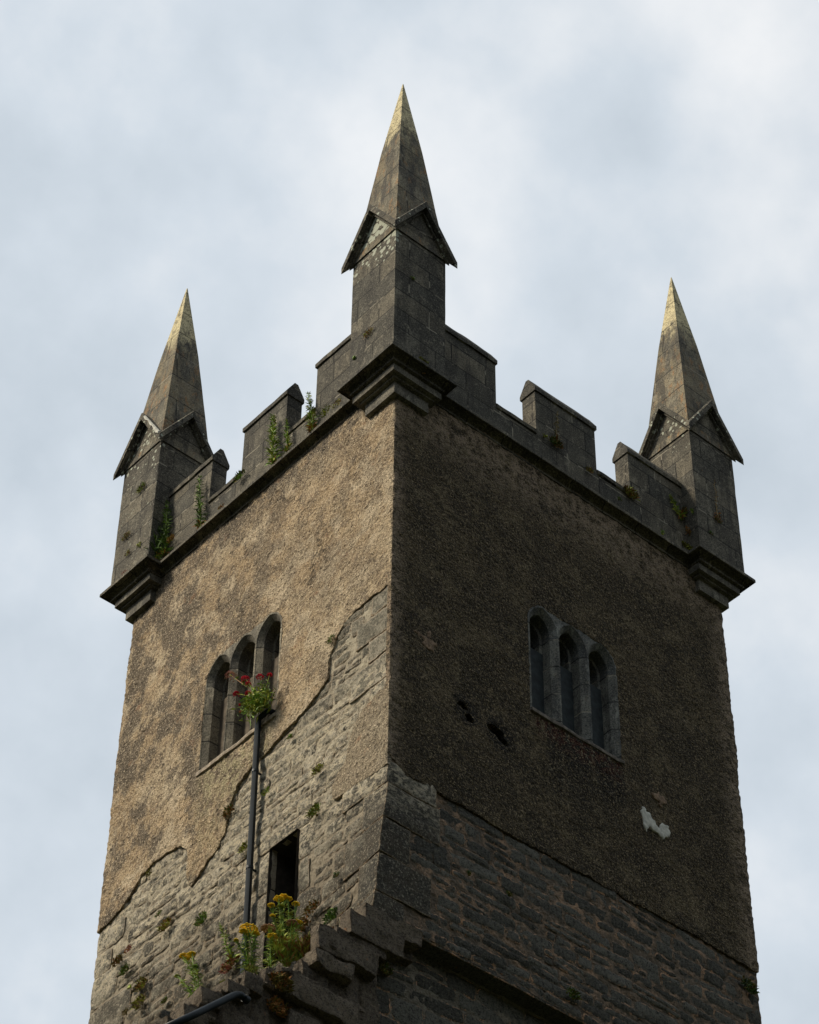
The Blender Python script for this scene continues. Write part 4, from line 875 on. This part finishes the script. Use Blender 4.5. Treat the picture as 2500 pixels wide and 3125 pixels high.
def ragwort(base, heads, label, seed, mats=(G_, Y_), leafy=160, group='ragwort in flower on the broken wall', spread=.12, name='ragwort', hmat=None):
    rng = RNG(seed * 5 + 2); B = Vector(base); sm = MB(); lf = MB(); heads_ = []
    for k, hd in enumerate(heads):
        H = Vector(hd[:3]); r = hd[3] * .85; hm = hd[4] if len(hd) > 4 else YE_
        b0 = B + Vector((rng.uniform(-.04, .04), rng.uniform(-.04, .04), 0)); mid = b0.lerp(H, .55) + Vector((rng.uniform(-.03, .03), rng.uniform(-.03, .03), .03))
        pts = [b0, b0.lerp(mid, .5), mid, mid.lerp(H, .55), H]; tube(sm, pts, .009, 5, m=mats[0], taper=(1, .5))
        for q in range(max(3, int(r * 60))):           # the branching under the flat head
            th = rng.uniform(0, 6.283); e = H + Vector((r * .8 * math.cos(th), r * .8 * math.sin(th), 0)); tube(sm, [mid.lerp(H, .6), e], .004, 4, m=mats[0], cap=False)
        fl = MB(); floret_head(fl, H, r, int(30 + r * 1100), hm, rng, .35, .0125); heads_.append(fl)
        for i in range(int(leafy * 1.15) // len(heads)):
            t = rng.random() ** .8 * .92; p = (b0.lerp(mid, t / .55) if t < .55 else mid.lerp(H, (t - .55) / .45)); th = rng.uniform(0, 6.283)
            d = Vector((math.cos(th), math.sin(th), rng.uniform(-.1, 1.))); a = spread * (1.1 - t * .55); leaf(lf, p, d, a * rng.uniform(.4, 1.2), a * .055, rng.choice(mats), rng, .5)
    o = finish(name, sm); finish('leaf_spray', lf, o); [finish('flower_head', q, o) for q in heads_]; tag(o, label, 'plant', group); return o

TG = 'moss and fern tufts rooted in the joints'
# --- parapet, tan side
weed((-.1, 2.58, .05), (-.1, 2.66, 1.16), 'L', 'tallest feathery weed standing against the middle merlon of the tan side', 1, (G_, Y_), .42, 'weeds along the parapet', 150)
weed((-.1, 2.24, .05), (-.1, 2.33, .80), 'L', 'thin weed at the near-corner end of the tan side middle merlon, beside its taller neighbour', 2, (G_, Y_), .34, 'weeds along the parapet', 70)
weed((-.1, 1.68, .05), (-.1, 1.82, .95), 'L', 'spindly weed rising into the sky in the gap next to the near pinnacle', 3, (G_, Y_), .40, 'weeds along the parapet', 110)
weed((-.1, 4.28, .05), (-.1, 4.43, 1.24), 'L', 'green weed with rusty base against the end merlon beside the left pinnacle', 6, (G_, D_), .34, 'weeds along the parapet', 110)
weed((-.1, 5.15, .1), (-.1, 5.24, 1.32), 'L', 'slim dark weed in the corner between the left pinnacle and its merlon', 7, (G_, D_), .38, 'weeds along the parapet', 120)
weed((-.12, 5.33, .05), (-.1, 5.50, 1.26), 'L', 'bushy dark green weed hugging the left pinnacle shaft', 8, (D_, G_, D_), .60, 'weeds along the parapet', 260)
tuft((-.12, 5.40, .18), .30, 'L', [D_, G_, YE_], 90, 'low leafy clump with yellow leaves at the foot of the left pinnacle', group=TG, seed=9)
tuft((-.12, 5.20, .16), .26, 'L', [G_, Y_, D_], 70, 'leafy clump in the crook of the cornice right of the left pinnacle', group=TG, seed=10)
tuft((-.10, 5.02, .34), .24, 'L', [RU_, RU_, Y_], 45, 'rusty dry sprig trailing beside the slim weed by the left pinnacle', group=TG, seed=11)
tuft((-.10, 1.40, .20), .30, 'L', [Y_, MO_, Y_, D_], 60, 'spiky fern on the string course left of the near pinnacle', group=TG, seed=12, blade=.2)
tuft((-.10, 1.14, .16), .26, 'L', [Y_, ST_, RU_], 50, 'straw-coloured fern on the string course nearest the near pinnacle', group=TG, seed=13, blade=.2)
tuft((-.06, 3.42, .50), .28, 'L', [G_, MO_, D_], 70, 'trailing green plant on the crenel coping right of the end merlon, tan side', group=TG, seed=14)
tuft((-.10, 3.78, .10), .16, 'L', [RU_, MO_], 30, 'small rusty tuft on the string course between two tan side merlons', group=TG, seed=15)
tuft((-.29, 5.70, 1.83), .27, 'L', [Y_, MO_, G_], 80, 'round fern tuft highest on the left pinnacle shaft', group=TG, seed=16, blade=.22)
tuft((-.29, 5.97, .98), .25, 'L', [Y_, SE_, MO_], 70, 'brownish fern tuft at the outer edge of the left pinnacle shaft', group=TG, seed=17, blade=.22)
tuft((-.29, 5.59, .52), .15, 'L', [MO_, Y_], 30, 'tiny moss tuft on a joint low on the left pinnacle', group=TG, seed=18)
tuft((-.29, 5.87, .55), .18, 'L', [SE_, Y_, MO_], 40, 'pinkish-brown tuft below the outer fern of the left pinnacle', group=TG, seed=19)
tuft((-.29, 5.90, .16), .18, 'L', [SE_, PI_], 26, 'faded pink sprig standing on the left pinnacle cornice', group=TG, seed=20, blade=.15)
tuft((-.29, .26, .76), .26, 'L', [Y_, SE_, RU_, MO_], 70, 'yellow-brown fern on the lit side of the near pinnacle shaft', group=TG, seed=21, blade=.2)
tuft((-.29, .56, .51), .09, 'L', [G_, G_], 26, 'tiny bright green sprig low on the near pinnacle', group=TG, seed=22)
tuft((.04, -.285, 1.74), .12, 'R', [MO_, G_], 30, 'small green tuft halfway up the shaded side of the near pinnacle', group=TG, seed=23)
tuft((.21, -.34, .04), .22, 'R', [MO_, Y_, MO_], 60, 'moss lying on the cornice at the foot of the near pinnacle, shaded side', group=TG, seed=24, flat=.2)
# --- parapet, dark side
tuft((3.03, -.03, .62), .30, 'R', [MO_, D_, RU_, D_], 90, 'dark mossy cushion on the middle merlon of the shaded side', group=TG, seed=25)
weed((3.03, -.05, .60), (3.06, -.06, 1.30), 'R', 'withered stalks rising from the moss on the shaded middle merlon', 26, (ST_, MO_), .28, 'weeds along the parapet', 40)
tuft((2.82, -.03, .62), .13, 'R', [Y_, MO_], 28, 'little yellow-green tuft left of the dark moss cushion', group=TG, seed=27)
tuft((3.70, -.03, .52), .19, 'R', [Y_, RU_, MO_], 60, 'orange-brown tuft at the foot of the shaded middle merlon', group=TG, seed=28)
tuft((4.54, -.03, .60), .34, 'R', [MO_, Y_, RU_, MO_], 120, 'mossy fern where the crenel meets the shaded end merlon', group=TG, seed=29)
tuft((4.27, -.06, .28), .14, 'R', [MO_, D_, G_], 30, 'faint green sprig on the string course left of the mossy fern', group=TG, seed=30)
weed((5.60, -.04, .78), (5.40, -.04, 1.16), 'R', 'yellow-green sprig creeping across the shaded end merlon', 31, (Y_, G_), .55, 'weeds along the parapet', 70)
tuft((5.74, -.06, .95), .32, 'R', [D_, MO_, RU_, D_], 80, 'dark growth in the corner beside the right pinnacle shaft', group=TG, seed=32)
tuft((5.70, -.10, .50), .26, 'R', [RU_, MO_, RU_], 60, 'rusty dead growth low in the corner beside the right pinnacle', group=TG, seed=33)
tuft((5.70, -.20, .86), .18, 'R', [Y_, G_, D_], 40, 'bright sprig on the inner side of the right pinnacle shaft', group=TG, seed=34)
tuft((5.10, -.10, .12), .12, 'R', [Y_, G_], 20, 'single bright sprig on the string course under the shaded end merlon', group=TG, seed=35)
tuft((5.60, -.12, .10), .30, 'R', [MO_, Y_, MO_], 80, 'moss filling the angle of the cornice by the right pinnacle', group=TG, seed=36, flat=.25)
tuft((6.15, -.29, .92), .22, 'R', [RU_, D_, SE_], 60, 'reddish dry plant on the front of the right pinnacle shaft', group=TG, seed=37)
weed((6.15, -.30, .98), (6.13, -.32, 1.75), 'R', 'thin dead stalk above the reddish plant on the right pinnacle', 38, (ST_, RU_), .14, 'weeds along the parapet', 20)
tuft((5.96, -.29, .52), .14, 'R', [MO_, D_], 30, 'green moss spot low on the right pinnacle shaft', group=TG, seed=39)
# --- tan wall
LW_T = [((-.02, 1.16, -4.26), .20, [MO_, G_, D_], 'moss on the bend of the long crack, high on the tan face'), ((-.02, 1.92, -5.40), .12, [MO_, G_], 'small moss spot on exposed stones right of the drainpipe top'),
        ((-.02, 1.30, -6.33), .24, [MO_, Y_, MO_], 'moss streak in the middle of the limewashed stonework'), ((-.02, 2.35, -6.04), .19, [MO_, G_, Y_], 'olive moss just right of the drainpipe'),
        ((-.02, 1.34, -6.96), .30, [Y_, MO_, G_], 'broad green moss above the dark opening, toward the corner'), ((-.02, 3.13, -5.90), .28, [MO_, D_, RU_], 'long moss in the crack left of the drainpipe'),
        ((-.02, 2.74, -6.71), .22, [MO_, Y_], 'moss tucked against the left of the drainpipe beside the opening'), ((-.02, 4.83, -5.93), .18, [Y_, MO_, ST_], 'pale tuft under the arched left edge of the render'),
        ((-.02, 4.51, -6.75), .16, [G_, MO_], 'small green sprig below the tongue of render'), ((-.02, 4.34, -7.04), .30, [MO_, Y_, RU_], 'yellow-brown fern below the green sprig on the left stonework'),
        ((-.02, 3.55, -7.38), .30, [MO_, D_, G_], 'flat olive moss cushion left of the drainpipe'), ((-.02, 5.14, -6.98), .20, [PI_, RU_, RU_], 'salmon-red stonecrop tuft on the left stonework'),
        ((-.02, 5.36, -7.05), .28, [MO_, RU_, MO_], 'brown moss cushion left of the red stonecrop'), ((-.02, 5.16, -7.29), .25, [MO_, G_, D_], 'green moss under the red stonecrop'),
        ((-.02, 4.74, -7.73), .30, [Y_, MO_, RU_], 'rust and green fern near the bottom left'), ((-.02, 4.75, -8.01), .32, [Y_, ST_, MO_], 'lowest yellow-green fern at the bottom left'),
        ((-.02, 5.02, -7.62), .11, [Y_, G_], 'tiny bright tuft low on the left stonework'), ((-.02, 5.05, -7.98), .16, [MO_, ST_], 'dull tuft beside the lowest ferns'), ((-.02, 4.2, -8.25), .16, [MO_, G_], 'small moss left of the far-left ragwort'),
        ((-.05, .82, -8.23), .14, [D_, MO_], 'dark moss spot right of the opening'), ((-.03, 1.29, -8.45), .28, [MO_, RU_, MO_], 'brown moss right of the opening foot'), ((-.03, 1.44, -8.60), .32, [RU_, MO_, MO_], 'dark rusty moss beside the tall ragwort'),
        ((-.14, .77, -8.90), .30, [D_, G_, D_], 'dark green leafy plant above the broken corner stones'), ((-.17, .45, -9.08), .24, [G_, PI_, RU_], 'small plant with pink tips on the broken corner')]
for i, (p, s_, ms, lb) in enumerate(LW_T): tuft(p, s_, 'L', ms, 70 if s_ > .2 else 45, lb, group=TG, seed=60 + i)
weed((-.04, 2.79, -8.44), (-.04, 3.11, -7.67), 'L', 'slender leaning weed just left of the drainpipe foot', 90, (G_, Y_), .42, 'weeds on the stonework', 60)
tuft((-.05, 2.87, -8.46), .30, 'L', [RU_, PI_, MO_], 70, 'rusty clump with pink blooms at the foot of the slender weed', group=TG, seed=91)
# --- dark wall
for i, (p, s_, ms, lb) in enumerate([((.14, .14, -9.83), .24, [MO_, MO_, D_], 'brown moss on the lower wall below the stepped stones'), ((2.93, -.02, -8.98), .26, [D_, MO_, G_], 'dark green tuft hanging over the ledge'),
                                     ((6.12, -.02, -7.39), .34, [D_, D_, MO_], 'dark green bush at the far right edge of the stonework'), ((1.92, -.02, -7.99), .12, [D_, MO_], 'tiny moss spot in the middle of the dark stonework'), ((1.27, -.02, -8.01), .10, [D_, MO_], 'moss speck near the quoins of the dark stonework')]):
    tuft(p, s_, 'R', ms, 70, lb, group=TG, seed=110 + i)
# --- ragwort and growth on the ruined wall
ragwort((-.05, 3.42, -8.75), [(-.10, 3.72, -7.88, .09), (-.12, 3.55, -7.93, .05), (-.10, 3.85, -8.1, .04, Y_), (-.14, 3.42, -8.2, .04, G_)], 'leftmost ragwort, leaning with a small yellow head, on the stonework', 1, (G_, Y_), 300, spread=.15, group='ragwort in flower')
ragwort((-1.35, .6, -10.40), [(-1.44, .6, -9.80, .12), (-1.36, .58, -9.83, .06), (-1.50, .6, -9.86, .06), (-1.58, .62, -10.0, .03)], 'ragwort with the broadest yellow head, in front of the drainpipe foot', 2, (G_, D_, Y_), 330, group='ragwort in flower', spread=.14)
ragwort((-1.12, .6, -10.22), [(-1.17, .6, -9.66, .10, SE_), (-1.14, .55, -9.78, .07, YE_)], 'ragwort with a faded tan head between two yellow ones', 3, (G_, Y_), 220, group='ragwort in flower', spread=.12)
ragwort((-.88, .6, -10.02), [(-1.05, .6, -9.19, .065), (-.98, .6, -9.13, .06), (-.91, .6, -9.12, .045), (-1.15, .6, -9.33, .045), (-.82, .58, -9.16, .05), (-.78, .6, -9.38, .055), (-.73, .6, -9.36, .03), (-.92, .5, -9.52, .08, SE_), (-1.12, .6, -9.46, .03), (-1.01, .6, -9.27, .04, Y_), (-.88, .6, -9.32, .03, Y_)], 'tallest ragwort with many yellow heads standing before the dark opening', 4, (G_, Y_, Y_), 620, group='ragwort in flower', spread=.14)
tuft((-.86, .5, -9.98), .5, 'U', [Y_, G_, RU_, Y_], 260, 'yellow-green foliage mass at the foot of the tallest ragwort', group=TG, seed=130, name='leafy_clump')
tuft((-.62, .42, -9.86), .45, 'U', [RU_, RU_, Y_, MO_], 220, 'orange-red withered growth right of the tallest ragwort', group=TG, seed=131, name='leafy_clump')
tuft((-.42, .30, -9.62), .30, 'U', [RU_, RU_, MO_], 90, 'rusty growth along the stepped stones nearest the corner', group=TG, seed=132, name='leafy_clump')
tuft((-1.40, .02, -10.80), .36, 'R', [MO_, RU_, MO_], 130, 'olive and rust moss between the projecting blocks of the ruined wall', group=TG, seed=133)
tuft((-1.36, .10, -11.05), .34, 'R', [RU_, MO_, RU_], 110, 'rust-brown moss under the big projecting block', group=TG, seed=134)
tuft((-1.62, .25, -10.62), .22, 'U', [MO_, Y_], 60, 'moss beside the drainpipe foot on the ruined wall', group=TG, seed=135)
tuft((-1.92, .3, -10.92), .18, 'U', [Y_, MO_], 40, 'small yellow moss on the stones above the sloping pipe', group=TG, seed=136)
# --- red valerian growing out of the pipe outlet
rng = RNG(77); vm = MB(); lf = MB(); heads_ = []; B = Vector((-.06, 2.36, -4.66))
for hd in ((-.25, 2.34, -4.24, .065, CR_), (-.22, 2.17, -4.30, .045, CR_), (-.25, 2.66, -4.07, .080, CR_), (-.25, 2.59, -4.20, .05, CR_), (-.25, 2.84, -4.21, .060, CR_), (-.25, 2.58, -4.37, .055, CR_), (-.22, 2.74, -4.57, .032, CR_), (-.22, 2.78, -4.42, .02, CR_), (-.28, 2.93, -3.86, .12, SE_), (-.28, 2.98, -3.80, .09, PI_)):
    H = Vector(hd[:3]); hd = (*hd[:3], hd[3] * .78, hd[4]); mid = B.lerp(H, .5) + Vector((-.05, 0, .05)); tube(vm, [B, mid, H], .006, 5, m=Y_ if hd[4] != SE_ else SE_, taper=(1, .5))
    fl = MB(); heads_.append(fl); floret_head(fl, H - Vector((0, 0, hd[3] * .3)), hd[3], int(90 * hd[3] / .06), hd[4], rng, .8, .010 if hd[4] == CR_ else .006)
    for k in range(8): leaf(lf, mid.lerp(H, rng.uniform(-.8, .6)), Vector((rng.uniform(-1, .2), rng.uniform(-1, 1), rng.uniform(-.2, .9))), .07, .012, G_, rng, .5)
for i in range(560):
    q = B + Vector((rng.uniform(-.22, .0), rng.gauss(.10, .12), rng.gauss(.08, .075))); d = Vector((rng.uniform(-.9, .2), rng.uniform(-1, 1), rng.uniform(-.6, 1.)))
    leaf(lf, q, d, rng.uniform(.07, .13), rng.uniform(.008, .014), rng.choice([G_, G_, Y_, Y_]), rng, .5)
vo = finish('red_valerian', vm); finish('leaf_spray', lf, vo); [finish('flower_head', q, vo) for q in heads_]; tag(vo, 'red valerian in bloom sprouting from the top of the upright drainpipe', 'plant')
print('objects', len(bpy.data.objects))
